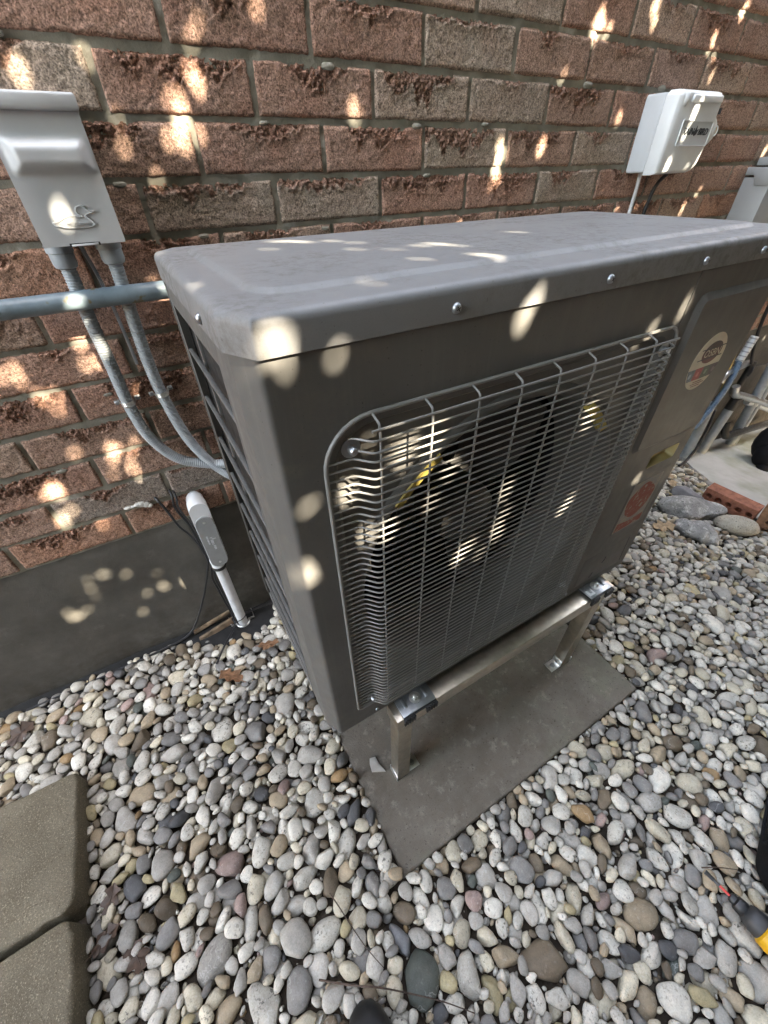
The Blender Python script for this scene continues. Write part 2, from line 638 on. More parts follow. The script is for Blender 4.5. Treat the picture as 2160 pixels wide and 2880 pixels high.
# concrete path on the right, follows the slope
m = MB()
pp = [(3.60, -.012), (3.43, -.267), (3.34, -.42), (3.24, -.634), (3.146, -.80), (2.93, -1.3), (2.8, -2.4), (7.5, -2.4), (7.5, -.012)]
jag = []
for (a, b) in zip(pp[:6], pp[1:7]):
    for k in range(5):
        q = np.array(a) + (np.array(b) - np.array(a)) * k / 5
        jag.append((q[0] + .012 * vn(q[0] * 9, q[1] * 9, 0, 3), q[1]))
jag += pp[6:]
m.prism([(x, y, gz(x) + .006) for x, y in jag], (0, 0, -.12))
tag(m.build('path', MT['path']), kind='structure')

# ------------------------------------------------------------------ brick wall
wall = emp('brick_wall', (2.0, 0, .511), 'red and tan split-face brick wall behind the air conditioner', 'wall')
PITCH, COURSE, BH, BL = .2735, .0890, .079, .2635
ZA = 1.49
OFF = {-5: .07, -4: .205, -3: .07, -2: .205, -1: .074, 0: .205, 1: .0736, 2: .2145, 3: .086, 4: .22, 5: .0915, 6: .2215, 7: .0785, 8: .207, 9: .045, 10: .181, 11: .0455}
KIND = {(0, 1): 'r', (0, 2): 'r', (0, 3): 'r', (0, 4): 'r', (0, 5): 't', (0, 6): 'rt', (0, 7): 'rt', (0, 8): 'rt', (-1, 4): 'r', (-1, 5): 'tr', (-1, 6): 't', (-1, 7): 'r',
        (1, 1): 't', (1, 2): 't', (1, 3): 'r', (1, 4): 'r', (1, 5): 't', (1, 6): 't', (1, 7): 'rt', (2, 2): 'rt', (2, 3): 'r', (2, 4): 'r', (2, 5): 't', (2, 6): 'rt', (2, 7): 't',
        (3, 2): 'rt', (3, 3): 't', (3, 4): 't', (3, 5): 'r', (3, 6): 'r', (3, 7): 't', (3, 8): 'r', (10, 1): 'g', (10, 2): 'g', (11, 1): 'o', (11, 2): 'o', (9, 2): 'rt', (8, 1): 'rt'}
TONE = {'r': (.345, .196, .146), 'rt': (.345, .228, .175), 'tr': (.345, .252, .196), 't': (.36, .295, .238), 'g': (.28, .245, .21), 'o': (.37, .195, .13)}
rng = np.random.RandomState(4)


def brick_mesh(x0, z0, seed, step, L, kind):
    r = np.random.RandomState(seed)
    nx, nz = max(4, int(L / step)), max(4, int(BH / step))
    u, wv = np.meshgrid(np.linspace(0, L, nx + 1), np.linspace(0, BH, nz + 1))
    s1 = seed * 3.7
    jit = .0014 * vn(u * 130 + s1, wv * 130, 0, 1)
    e = np.minimum(np.minimum(u, L - u), np.minimum(wv, BH - wv)) + jit
    d = .0055 * np.clip(1 - e / .0045, 0, 1) ** 2
    d += .0011 * vn(u * 150 + s1, wv * 190, 2.2, 2) + .0009 * vn(u * 34 + s1, wv * 34, 5.1, 3)
    # torn patch along the top edge
    cx = L * r.uniform(.36, .6)
    hw = L * r.choice([r.uniform(.14, .24), r.uniform(.22, .40), r.uniform(.34, .50)])
    pdp = BH * r.choice([r.uniform(.14, .28), r.uniform(.26, .44), r.uniform(.40, .62)])
    t = np.clip((u - cx) / hw, -1, 1)
    low = pdp * (1 - t ** 2 * r.uniform(.5, .95)) * (1 + .55 * vn(u * 42 + s1, 0, 9, 4) + .3 * vn(u * 120 + s1, 0, 3, 5))
    side = np.clip((hw - np.abs(u - cx) + .006 * vn(wv * 90, s1, 1, 6)) / .006, 0, 1)
    pm_ = np.clip((wv - (BH - low)) / .005, 0, 1) * side
    ch = np.abs(vn(u * 125 + s1, wv * 125, 7.3, 7))
    ch2 = vn(u * 260 + s1, wv * 260, 1.3, 8)
    d += pm_ * (.0030 - .0100 * ch ** 1.3 + .0030 * ch2 + .003 * np.clip((wv - (BH - .012)) / .012, 0, 1))
    rim = np.exp(-((wv - (BH - low)) / .0035) ** 2) * side
    d += rim * (-.0016 + .003 * vn(u * 200 + s1, wv * 200, 4, 9))
    X = x0 + u
    Z = z0 + wv
    front = np.stack([X, np.maximum(-d * -1.0, -.006) * 1.0, Z], -1).reshape(-1, 3)
    vs = front.tolist()
    W_ = nx + 1
    fs = [(j * W_ + i, j * W_ + i + 1, (j + 1) * W_ + i + 1, (j + 1) * W_ + i) for j in range(nz) for i in range(nx)]
    loop = [i for i in range(W_)] + [j * W_ + nx for j in range(1, nz + 1)] + [nz * W_ + i for i in range(nx - 1, -1, -1)] + [j * W_ for j in range(nz - 1, 0, -1)]
    k = len(vs)
    for i in loop:
        vs.append((vs[i][0], .020, vs[i][2]))
    nl = len(loop)
    fs += [(loop[(i + 1) % nl], loop[i], k + i, k + (i + 1) % nl) for i in range(nl)]
    c0 = np.array(TONE[kind]) * r.uniform(.88, 1.10)
    red = np.array(TONE['r']) * np.array([1.02, .96, .92]) * r.uniform(.85, 1.05)
    mm = np.clip(pm_ + .0, 0, 1).reshape(-1, 1)
    blot = (.5 + .5 * vn(u * 22 + s1, wv * 22, 8, 12)).reshape(-1, 1)
    other = np.array(TONE['t' if kind in ('r', 'o') else 'r'])
    cb = c0 * (1 - .30 * blot) + other * .30 * blot
    cc = cb * (1 - mm * .75) + red * mm * .75
    cc = np.concatenate([cc, np.repeat(c0[None] * .8, nl, 0)])
    al = np.concatenate([np.clip(pm_, 0, 1).ravel(), np.zeros(nl)])
    return vs, fs, np.concatenate([cc, al[:, None]], 1)


def color_mesh(name, vs, fs, cc, mat, org, alpha=None):
    me = bpy.data.meshes.new(name)
    v = np.array(vs, float) - np.array(org, float)
    me.from_pydata(v.tolist(), [], fs)
    me.materials.append(mat)
    a = me.attributes.new('tint', 'FLOAT_COLOR', 'POINT')
    if cc.shape[1] == 3:
        al = np.ones(len(v)) if alpha is None else alpha
        cc = np.concatenate([cc, al.reshape(-1, 1)], 1)
    a.data.foreach_set('color', cc.astype(np.float32).ravel())
    me.polygons.foreach_set('use_smooth', [True] * len(me.polygons))
    me.update()
    return me


hv, hf, hc = [], [], []
nb = 0
for row in range(-5, 12):
    z0 = ZA - COURSE * row
    for j in range(-3, 19):
        x0 = OFF[row] + PITCH * (j - 1) + .005
        L = BL
        if row == 8 and j == 2:
            pass
        ctr = (x0 + L / 2, 0, z0 + BH / 2)
        vis = any(visible((x0 + L * a, 0, z0 + BH * b), 60) for a in (0, .5, 1) for b in (0, .5, 1))
        if row >= 5 and .66 < x0 and x0 + L < 3.35:
            vis = False                                   # behind the air conditioner
        if x0 > 4.7 or x0 < -.75:
            continue
        seed = (row + 9) * 100 + j + 5
        kd = KIND.get((row, j))
        if kd is None:
            kd = ['r', 'r', 'rt', 't', 'tr', 'r', 'rt'][np.random.RandomState(seed).randint(7)]
            if row >= 4:
                kd = ['r', 'rt', 'r', 'o', 'r', 'tr'][np.random.RandomState(seed).randint(6)]
        dist = np.linalg.norm(np.array(ctr) - CP)
        step = (.0030 if dist < 1.55 else .0042 if dist < 2.3 else .007) if vis else .013
        jx, jz = np.random.RandomState(seed + 7).uniform(-.0012, .0012, 2)
        vs, fs, cc = brick_mesh(x0 + jx, z0 + jz, seed, step, L, kd)
        if vis and nb < 298:
            nb += 1
            link('brick', color_mesh('brick', vs, fs, cc, MT['brick'], ORG[wall.name]), wall)
        else:
            k = len(hv)
            hv += vs
            hf += [tuple(i + k for i in f) for f in fs]
            hc.append(cc)
o = link('outlying_bricks', color_mesh('outlying_bricks', hv, hf, np.concatenate(hc), MT['brick'], ORG[wall.name]), wall)
o['kind'] = 'stuff'
# mortar: a recessed sheet with a slightly uneven surface
mx, mz = np.meshgrid(np.arange(-.85, 4.95, .012), np.arange(.505, 2.02, .009))
my = .0050 + .0022 * vn(mx * 60, mz * 90, 0, 21) + .0016 * vn(mx * 17, mz * 20, 3, 22)
W_ = mx.shape[1]
vs = np.stack([mx, my, mz], -1).reshape(-1, 3)
ii, jj = np.meshgrid(np.arange(W_ - 1), np.arange(mx.shape[0] - 1))
a_ = (jj * W_ + ii).ravel()
me = bpy.data.meshes.new('mortar')
me.from_pydata((vs - ORG[wall.name]).tolist(), [], np.stack([a_, a_ + 1, a_ + W_ + 1, a_ + W_], 1).tolist())
me.materials.append(MT['mortar'])
me.polygons.foreach_set('use_smooth', [True] * len(me.polygons))
link('mortar', me, wall)
# dabs of mortar that spilled over the brick arrises
m = MB()
for (x, z, s) in ((1.06, 1.478, .016), (.905, 1.391, .010), (1.285, 1.392, .014), (1.50, 1.398, .012), (.60, 1.301, .013), (.73, 1.21, .012), (1.86, 1.483, .02), (2.2, 1.49, .02), (1.02, 1.206, .012), (.42, .92, .012), (.25, .76, .013), (.82, 1.566, .016), (1.32, 1.30, .012), (.50, 1.485, .014)):
    m.ball((x, .002, z), s, .006, s * .42, 10)
m.build('mortar_smear', MT['mortar'], wall)
# plain upper storey, far above the frame
t = NT('upper_brickwork')
br = t.n('TexBrick', I={'Scale': 3.66, 'Mortar Size': .02, 'Brick Width': 1.0, 'Row Height': .325})
mp = t.n('Mapping', I={'Rotation': (math.pi / 2, 0, 0)})
t.set(mp.inputs[0], t.obj())
t.set(br.inputs['Vector'], mp.outputs[0])
br.inputs['Color1'].default_value = (.32, .17, .115, 1)
br.inputs['Color2'].default_value = (.32, .235, .17, 1)
br.inputs['Mortar'].default_value = (.22, .215, .19, 1)
t.P(Base_Color=br.outputs[0], Roughness=.95)
MB().box(-6, 12, .012, .3, 2.016, 3.4).build('upper_storey', t.mat, wall)
MB().box(-6, -.846, .012, .3, .513, 2.014).build('end_pier', t.mat, wall)
MB().box(4.946, 12, .012, .3, .513, 2.014).build('end_pier', t.mat, wall)

fx, fz = np.meshgrid(np.arange(-1.2, 5.6, .035), np.arange(-1.0, .5111, .035))
fz[-1, :] = .5105
fy = .0035 + .0035 * vn(fx * 6, fz * 6, 0, 31) + .0015 * vn(fx * 20, fz * 20, 0, 32)
fy[-1, :] += .004
W_ = fx.shape[1]
vs = np.stack([fx, fy, fz], -1).reshape(-1, 3)
ii, jj = np.meshgrid(np.arange(W_ - 1), np.arange(fx.shape[0] - 1))
a_ = (jj * W_ + ii).ravel()
me = bpy.data.meshes.new('foundation_wall')
me.from_pydata(vs.tolist(), [], np.stack([a_, a_ + 1, a_ + W_ + 1, a_ + W_], 1).tolist())
me.materials.append(MT['parging'])
me.polygons.foreach_set('use_smooth', [True] * len(me.polygons))
fo = link('foundation_wall', me)
tag(fo, 'grey cement-parged foundation wall below the lowest brick course', 'wall')

# ------------------------------------------------------------------ concrete pad
P_ = []
pc = [(.637, -.989), (1.551, -.989), (1.551, -.075), (.637, -.075)]
for (xa, ya), (xb, yb) in zip(pc, pc[1:] + pc[:1]):
    for k in range(90):
        P_.append((xa + (xb - xa) * k / 90, ya + (yb - ya) * k / 90))
P_ = np.array(P_)
nrm_ = P_ - np.array([1.094, -.532])
nrm_ = nrm_ / np.linalg.norm(nrm_, axis=1, keepdims=True)
chip = .0016 * vn(P_[:, 0] * 60, P_[:, 1] * 60, 0, 91) + .006 * np.clip(vn(P_[:, 0] * 23, P_[:, 1] * 23, 0, 92) - .55, 0, 1)
rings = []
for z, ins, kx in ((-.07, .0, .3), (-.010, .0, .6), (-.004, .0012, 1.0), (-.001, .004, 1.3), (0, .008, 1.3)):
    q = P_ - nrm_ * (ins + chip * kx)[:, None]
    rings.append([(x, y, z) for x, y in q])
o = MB().loft(rings).build('concrete_pad', MT['pad'], None, (1.094, -.532, -.07), smooth=45)
tag(o, 'square grey-brown concrete pad under the metal stand', 'concrete pad')
o = MB().prism([(.679, -.754, .0005), (.714, -.773, .0005), (.712, -.765, .0005), (.706, -.745, .0005), (.707, -.724, .0005), (.690, -.720, .0005), (.683, -.733, .0005)], (0, 0, .005)).build('concrete_flake', pm('flake_concrete', (.33, .31, .28), .9, 0, .1, 60, .4, 300), None, (.695, -.75, 0), bevel=.0008)
tag(o, 'pale broken flake lying on the pad beside the near leg', 'concrete flake')


def paver(poly, zt, label, seed):
    """Cast block with worn, slightly irregular arrises."""
    n = len(poly)
    P = []
    for i in range(n):
        a, b = np.array(poly[i]), np.array(poly[(i + 1) % n])
        k = max(2, int(np.linalg.norm(b - a) / .012))
        P += [a + (b - a) * j / k for j in range(k)]
    P = np.array(P)
    c = P.mean(0)
    rings = []
    for z, ins in ((-.08, 0), (zt - .010, .0), (zt - .004, .0018), (zt - .001, .0048), (zt, .009)):
        d = P - c
        l = np.linalg.norm(d, axis=1, keepdims=True)
        q = c + d * (1 - ins / l)
        q = q + .0042 * np.stack([vn(P[:, 0] * 45, P[:, 1] * 45, z * 40, seed), vn(P[:, 0] * 45, P[:, 1] * 45, z * 40 + 9, seed)], 1)
        zz = z + .0022 * vn(P[:, 0] * 40, P[:, 1] * 40, 3, seed + 1) * (1 if z > 0 else 0)
        rings.append([(q[i][0], q[i][1], zz[i]) for i in range(len(P))])
    m = MB().loft(rings)
    o = m.build('paving_block', MT['paver'], None, (c[0], c[1], -.08), smooth=50)
    tag(o, label, 'paving block', 'tan cast blocks in the left corner')


paver([(-.52, -.652), (-.062, -.657), (-.044, -.650), (-.036, -.630), (-.030, -.375), (-.040, -.352), (-.06, -.345), (-.52, -.318)], .06, 'tan cast paving block farther from the viewer, touching the grey pebbles', 51)
paver([(-.52, -1.0), (-.06, -1.0), (-.044, -.98), (-.040, -.700), (-.046, -.680), (-.062, -.672), (-.52, -.661)], .058, 'tan cast paving block filling the bottom left corner, nearest the viewer', 52)

# ------------------------------------------------------------------ air conditioner
XL, XR, YF, YB, ZB, ZT = .596, 1.551, -.773, -.318, .416, 1.194
ac = emp('air_conditioner', (1.07, -.545, .409), 'big grey heat pump outdoor unit with a wire fan guard, standing on a metal stand', 'air conditioner')
pa = MT['paint']


def arcs(pts, r, n=5):
    """Round the inner corners of a plan polyline."""
    P = [np.array(q, float) for q in pts]
    out = [P[0]]
    for i in range(1, len(P) - 1):
        a, b, c = P[i - 1:i + 2]
        u, v = (a - b) / np.linalg.norm(a - b), (c - b) / np.linalg.norm(c - b)
        ang = math.acos(np.clip(u @ v, -1, 1))
        t = min(r / math.tan(ang / 2), .45 * np.linalg.norm(a - b), .45 * np.linalg.norm(c - b))
        p0, p1 = b + u * t, b + v * t
        for k in range(n + 1):
            s = k / n
            out.append((1 - s) ** 2 * p0 + 2 * s * (1 - s) * b + s * s * p1)
    out.append(P[-1])
    return out


def wallstrip(m, plan, z0, z1):
    """Vertical sheet along a plan polyline, with a thin return inwards at its top and bottom."""
    n = len(plan)
    vs = [(x, y, z0) for x, y in plan] + [(x, y, z1) for x, y in plan]
    m.add(vs, [(i, i + 1, n + i + 1, n + i) for i in range(n - 1)])


GX0, GX1, GZ0, GZ1 = .657, 1.268, .484, 1.121
# front panel: chamfered left corner, flat face, opening behind the guard
m = MB()
plan = arcs([(XL, -.683), (XL, -.741), (.612, YF), (.64, YF)], .009, 6)
wallstrip(m, plan, ZB, ZT)
hole = rrect(GX0 + .012, GX1 - .012, GZ0 + .012, GZ1 - .012, [.02, .02, .03, .052])
v, f = plate([(.64, ZB), (1.2672, ZB), (1.2672, ZT), (.64, ZT)], hole, YF)
m.add(v, f)
nh = len(hole)
cxh, czh = .963, .80
m.add([(x, YF, z) for x, z in hole] + [(x + (.008 if x < cxh else -.008), YF + .012, z + (.008 if z < czh else -.008)) for x, z in hole], [(i, (i + 1) % nh, nh + (i + 1) % nh, nh + i) for i in range(nh)])
# sunken face behind the guard with the round fan opening
FR = .286
inner = [(x + (.008 if x < cxh else -.008), z + (.008 if z < czh else -.008)) for x, z in hole]
circ = [(cxh + FR * 1.0 * math.cos(a), czh + FR * math.sin(a)) for a in np.linspace(0, 2 * math.pi, 65)[:-1]]
v, f = plate(inner, circ, YF + .012)
m.add(v, f)
# bottom return
m.add([(x, y, ZB) for x, y in plan] + [(x + .01, y + .02, ZB) for x, y in plan], [(i, i + 1, len(plan) + i + 1, len(plan) + i) for i in range(len(plan) - 1)])
fp = m.build('front_panel', pa, ac, smooth=40, merge=True)
# bell mouth round the fan
m = MB()
m.lathe((cxh, YF + .012, czh), (0, 1, 0), [(FR, 0), (FR - .004, -.006), (FR - .012, -.007), (FR - .019, -.002), (FR - .021, .012), (FR - .021, .11)], 64)
m.build('bell_mouth', pa, ac, smooth=60)
# dark inside
m = MB()
m.add([(.61, YF + .03, .43), (.61, YB + .03, .43), (.61, YB + .03, 1.19), (.61, YF + .03, 1.19)], [(0, 1, 2, 3)])
m.add([(1.26, YF + .03, .43), (1.26, YB + .03, .43), (1.26, YB + .03, 1.19), (1.26, YF + .03, 1.19)], [(3, 2, 1, 0)])
m.add([(.61, YB + .03, .43), (1.26, YB + .03, .43), (1.26, YB + .03, 1.19), (.61, YB + .03, 1.19)], [(0, 1, 2, 3)])
m.add([(.61, YF + .03, .43), (1.26, YF + .03, .43), (1.26, YB + .03, .43), (.61, YB + .03, .43)], [(0, 1, 2, 3)])
m.build('inner_housing', MT['dark'], ac, smooth=0)
# fan: hub and three swept blades, motor behind
fan = MB().lathe((cxh, -.70, czh), (0, 1, 0), [(.001, 0), (.045, .002), (.062, .012), (.066, .03), (.066, .10)], 32).build('fan', MT['fan'], ac, smooth=40)
for k in range(3):
    rings = []
    for i in range(9):
        s = i / 8
        r = .06 + (.245 - .06) * s
        a0 = R(120 * k + 20) + .55 * s ** 1.4
        wid = R(34 + 30 * s)
        th = .004 * (1 - .5 * s)
        row = []
        for j in range(9):
            q = j / 8
            a = a0 + wid * (q - .1)
            y = -.655 + .075 * q - .02 * s + .02 * math.sin(q * 3.1)
            row.append((cxh + r * math.cos(a), y, czh + r * math.sin(a)))
        back = [(x, y + th, z) for x, y, z in row[::-1]]
        rings.append(row + back)
    MB().loft(rings).build('blade', MT['fan'], fan, smooth=40)
MB().cyl((cxh, -.60, czh), (cxh, -.47, czh), .055, 24).box(cxh - .03, cxh + .03, -.475, -.455, .43, 1.18).build('fan_motor', MT['dzinc'], ac)
# yellow foam strips on the bell mouth rim
for a0, a1 in ((R(122), R(141)), (R(37), R(55))):
    rings = []
    for a in np.linspace(a0, a1, 10):
        c, s_ = math.cos(a), math.sin(a)
        rings.append([(cxh + r * c, y, czh + r * s_) for r, y in ((FR - .026, YF - .001 + .008), (FR - .012, YF + .003), (FR - .010, YF + .007), (FR - .024, YF + .018))])
    MB().loft(rings).build('foam_strip', MT['yellow'], ac, smooth=30)

# wire guard
gw = MT['wire']
gl = rrect(GX0, GX1, GZ0, GZ1, [.012, .012, .030, .058], 8)
guard = MB().tube([(x, YF - .0045, z) for x, z in gl], .0026, 8, False, 0, True).build('fan_guard', gw, ac, smooth=60)
wp = arcs([(GX0, YF - .0045), (.690, YF - .0065), (.706, YF - .0255), (.96, YF - .0256), (1.231, YF - .0255), (1.244, YF - .006), (GX1, YF - .0045)], .012, 5)
wme = MB().tube([(x, y, 0) for x, y in wp], .0013, 6).mesh('wire', gw, (GX0, YF, 0), smooth=60)
zw = []
z = 1.0995
zw.append(z)
z = 1.0855
while z > .492:
    zw.append(z)
    z -= .01115
for z in zw:
    if z < 1.06:
        inst('wire', wme, guard, (GX0, YF, z))
    else:
        dz_ = max(0, z - (GZ1 - .058))
        xs_ = GX0 + .058 - math.sqrt(max(0, .058 ** 2 - dz_ ** 2))
        q = [(max(x, xs_), y, z) for x, y in wp if x > xs_ - .004]
        MB().tube(q, .0013, 6).build('wire', gw, guard, smooth=60)
o = MB().tube([(.704, YF - .0255, 1.1115), (1.232, YF - .0255, 1.1115)], .0015, 6).build('wire', gw, guard, smooth=60)
vp = arcs([(YF - .0045, GZ1), (YF - .0205, GZ1 - .006), (YF - .0222, GZ1 - .022), (YF - .0222, .8), (YF - .0222, GZ0 + .022), (YF - .0200, GZ0 + .006), (YF - .0045, GZ0)], .005, 4)
vme = MB().tube([(0, y, z) for y, z in vp], .0014, 6).mesh('upright_wire', gw, (0, YF, 0), smooth=60)
for i in range(8):
    inst('upright_wire', vme, guard, (.7155 + .0667 * i, YF, 0))


# screws
def screw_mesh(r, name, hexhead=False):
    m = MB()
    m.lathe((0, 0, 0), (0, -1, 0), [(r * 1.0, 0), (r * 1.0, r * .15), (r * .82, r * .55), (r * .45, r * .78), (.0002, r * .82)], 20)
    me = m
    for a in (0, math.pi / 2):
        c, s_ = math.cos(a + .5), math.sin(a + .5)
        l, w_ = r * .48, r * .10
        q = [(c * l - s_ * w_, s_ * l + c * w_), (-c * l - s_ * w_, -s_ * l + c * w_), (-c * l + s_ * w_, -s_ * l - c * w_), (c * l + s_ * w_, s_ * l - c * w_)]
        me.add([(x, -r * .86, z) for x, z in q], [(0, 1, 2, 3)], 1)
    return me.mesh(name, [MT['dzinc'], MT['dark']], smooth=50)


sm = screw_mesh(.0053, 'screw')
for x in (.817 - .002, 1.049, 1.255, 1.414):
    inst('screw', sm, ac, (x, -.7778, 1.2065))
inst('screw', sm, ac, (.5915, -.665, 1.206), (0, 0, -math.pi / 2))
for x, z in ((.70, .433), (.955, .452), (1.285, .436)):
    inst('screw', screw_mesh(.0045, 'screw'), ac, (x, YF - .0005, z))
stud = MB().lathe((0, 0, 0), (0, -1, 0), [(.0115, 0), (.0115, .0012), (.0052, .0014), (.0052, .009), (.0035, .011), (.0005, .0112)], 18).mesh('guard_bolt', MT['dzinc'], smooth=40)
for x, z in ((.690, 1.085), (1.248, 1.086), (.690, .505), (1.243, .507)):
    inst('guard_bolt', stud, ac, (x, YF - .001, z))

# lid: skirt, rounded shoulder, raised middle
def lid_outline(ins, ch=1.0):
    x0, x1, y0, y1 = .592 + ins, 1.557 - ins, -.7775 + ins, -.312 - ins
    k = .45 * ins
    pts = [(x0, -.739 + k), (.6125 + k, y0), (1.5365 - k, y0), (x1, -.739 + k), (x1, -.347 - k), (1.527 - k, y1), (.622 + k, y1), (x0, -.347 - k)]
    P = pts + [pts[0], pts[1]]
    out = []
    for i in range(1, 9):
        seg = arcs([np.array(P[i - 1]) * .5 + np.array(P[i]) * .5, P[i], np.array(P[i]) * .5 + np.array(P[(i + 1) % len(P)]) * .5], max(.002, .0045 - ins * .2), 4)
        out += seg[1:-1]
    return out


zl = 1.2285
m = MB()
rings = []
for ins, z in ((.006, 1.1945), (.0022, 1.1935), (0, 1.1945), (0, zl - .0095), (.0009, zl - .0055), (.0033, zl - .0022), (.0070, zl - .0005), (.011, zl)):
    rings.append([(x, y, z) for x, y in lid_outline(ins)])
m.loft(rings, True, False)
ix0, ix1, iy0, iy1 = .640, 1.510, -.713, -.365
pan = lambda e, r, z: [(x, y, z) for x, y in rrect(ix0 - e, ix1 + e, iy0 - e, iy1 + e, r + e, 8)]
outer = [(x, y) for x, y in lid_outline(.011)]
v, f = plate([(x, y) for x, y in outer], [(x, y) for x, y, z in pan(.012, .03, 0)], 0)
m.add([(p[0], p[2], zl) for p in v], [q[::-1] for q in f])
rg = [pan(.012, .03, zl), pan(.008, .03, zl - .0006), pan(.005, .03, zl + .0006), pan(.001, .03, zl + .0036), pan(-.002, .03, zl + .0044), pan(-.006, .03, zl + .0046)]
m.loft(rg, True, False)
m.add(rg[-1], [tuple(range(len(rg[-1])))])
# casing paint lightened on top to carry the sky light, plus mottled dirt
t = NT('skylit_dirty_lid_paint')
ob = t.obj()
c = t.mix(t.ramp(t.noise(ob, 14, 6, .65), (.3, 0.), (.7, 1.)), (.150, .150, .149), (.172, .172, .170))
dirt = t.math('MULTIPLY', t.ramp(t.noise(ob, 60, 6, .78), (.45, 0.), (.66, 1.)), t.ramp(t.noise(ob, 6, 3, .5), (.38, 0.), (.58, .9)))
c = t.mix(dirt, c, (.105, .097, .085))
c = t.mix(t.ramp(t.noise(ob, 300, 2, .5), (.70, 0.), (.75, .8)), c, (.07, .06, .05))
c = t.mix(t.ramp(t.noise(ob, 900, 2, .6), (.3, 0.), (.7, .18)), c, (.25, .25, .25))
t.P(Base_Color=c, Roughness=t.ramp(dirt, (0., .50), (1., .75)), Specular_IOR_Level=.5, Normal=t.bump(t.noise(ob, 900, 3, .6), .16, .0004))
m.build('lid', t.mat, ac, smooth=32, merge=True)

# service panel on the right with its embossed fields, recessed handle and right corner
m = MB()
v, f = plate([(1.2695, ZB), (1.525, ZB), (1.525, ZT), (1.2695, ZT)], rrect(1.392, 1.494, .801, .838, .006, 4), YF)
m.add(v, f)
plan = arcs([(1.525, YF), (1.533, YF), (XR, -.741), (XR, YB)], .006, 5)
wallstrip(m, plan, ZB, ZT)
m.add([(1.2695, YF, ZB), (1.2695, YF, ZT), (1.2695, YF + .02, ZT), (1.2695, YF + .02, ZB)], [(0, 1, 2, 3)])


def field(x0, x1, z0, z1, h=.0068, w_=.011, rad=.020):
    a = rrect(x0, x1, z0, z1, rad, 5)
    b = rrect(x0 + w_, x1 - w_, z0 + w_, z1 - w_, max(.002, rad - w_), 5)
    m.loft([[(x, YF + .0004, z) for x, z in a], [(x, YF - h, z) for x, z in b]], True, False)
    m.add([(x, YF - h, z) for x, z in b], [tuple(range(len(b)))])


field(1.293, 1.53, .868, 1.160)
field(1.372, 1.512, .60, .779, .0022, .006, .010)
field(1.31, 1.50, .440, .552, .0016, .004, .008)
m.build('service_panel', pa, ac, smooth=32, merge=True)
m = MB()
q = rrect(1.392, 1.494, .801, .838, .006, 4)
q2 = rrect(1.397, 1.489, .805, .830, .005, 4)
m.loft([[(x, YF, z) for x, z in q], [(x, YF + .018, z) for x, z in q2]], True, False)
m.add([(x, YF + .018, z) for x, z in q2], [tuple(range(len(q2)))])
m.build('handle_recess', pm('ochre_plastic', (.33, .27, .12), .45), ac, smooth=40)

# contractor's oval sticker
stick = MB()
oz, ox = 1.036, 1.4055
ell = [(ox + .050 * math.cos(a) + .0, oz + .0515 * math.sin(a)) for a in np.linspace(0, 2 * math.pi, 49)[:-1]]
ys = YF - .0072
stick.prism([(x, ys, z) for x, z in ell], (0, .0003, 0))
st = stick.build('oval_sticker', MT['cream'], ac, smooth=0)
lg = [(ox + .004 + .030 * math.cos(a), oz + .017 + .0195 * math.sin(a)) for a in np.linspace(0, 2 * math.pi, 33)[:-1]]
t = NT('logo_print')
sx = t.n('SeparateXYZ', t.obj())
mixc = t.mix(t.ramp(t.math('MULTIPLY', t.math('SUBTRACT', sx.outputs[2], oz - .409), 25.), (.0, 0.), (.9, 1.)), (.11, .008, .010), (.015, .010, .010))
t.P(Base_Color=mixc, Roughness=.5)
MB().prism([(x, ys - .0004, z) for x, z in lg], (0, .0002, 0)).build('logo_oval', t.mat, st, smooth=0)
MB().box(ox - .034, ox + .045, ys - .0007, ys - .0005, oz + .0245, oz + .0262).box(ox - .036, ox + .042, ys - .0007, ys - .0005, oz + .0065, oz + .0082).build('logo_bar', MT['ink'], st, smooth=0)
text_obj('OSBN', 'logo_lettering', .019, MT['cream'], st, (ox + .004, ys - .0009, oz + .0162), sx=1.05)
band = [('slate', (.10, .13, .16)), ('red', (.30, .02, .025)), ('green', (.035, .055, .035)), ('plum', (.045, .03, .035))]
for i, (nm, cl) in enumerate(band):
    xa, xb = ox - .0495 + .0250 * i, ox - .0495 + .0250 * (i + 1)
    zc = lambda x, z: z
    hw = lambda z: .050 * math.sqrt(max(0, 1 - ((z - oz) / .0515) ** 2))
    z0_, z1_ = oz - .031, oz - .0085
    xa0, xb0 = max(xa, ox - hw(z0_)), min(xb, ox + hw(z0_))
    xa1, xb1 = max(xa, ox - hw(z1_)), min(xb, ox + hw(z1_))
    MB().prism([(xa0, ys - .0004, z0_), (xb0, ys - .0004, z0_), (xb1, ys - .0004, z1_), (xa1, ys - .0004, z1_)], (0, .0002, 0)).ball(((xa + xb) / 2, ys - .0004, (z0_ + z1_) / 2), .0045, .0003, .0055, 10, 1).build('picture_patch', [pm(nm + '_print', cl, .5, 0, .3, 200), pm(nm + '_print_pale', tuple(min(.5, q * 3 + .05) for q in cl), .5)], st, smooth=0)
for i, (l, dx) in enumerate(((.030, 0), (.044, .002), (.028, 0))):
    MB().box(ox + dx - l / 2, ox + dx + l / 2, ys - .0007, ys - .0005, oz - .0365 - i * .0042, oz - .0350 - i * .0042).build('print_line', pm('brown_print', (.17, .05, .03), .5), st, smooth=0)

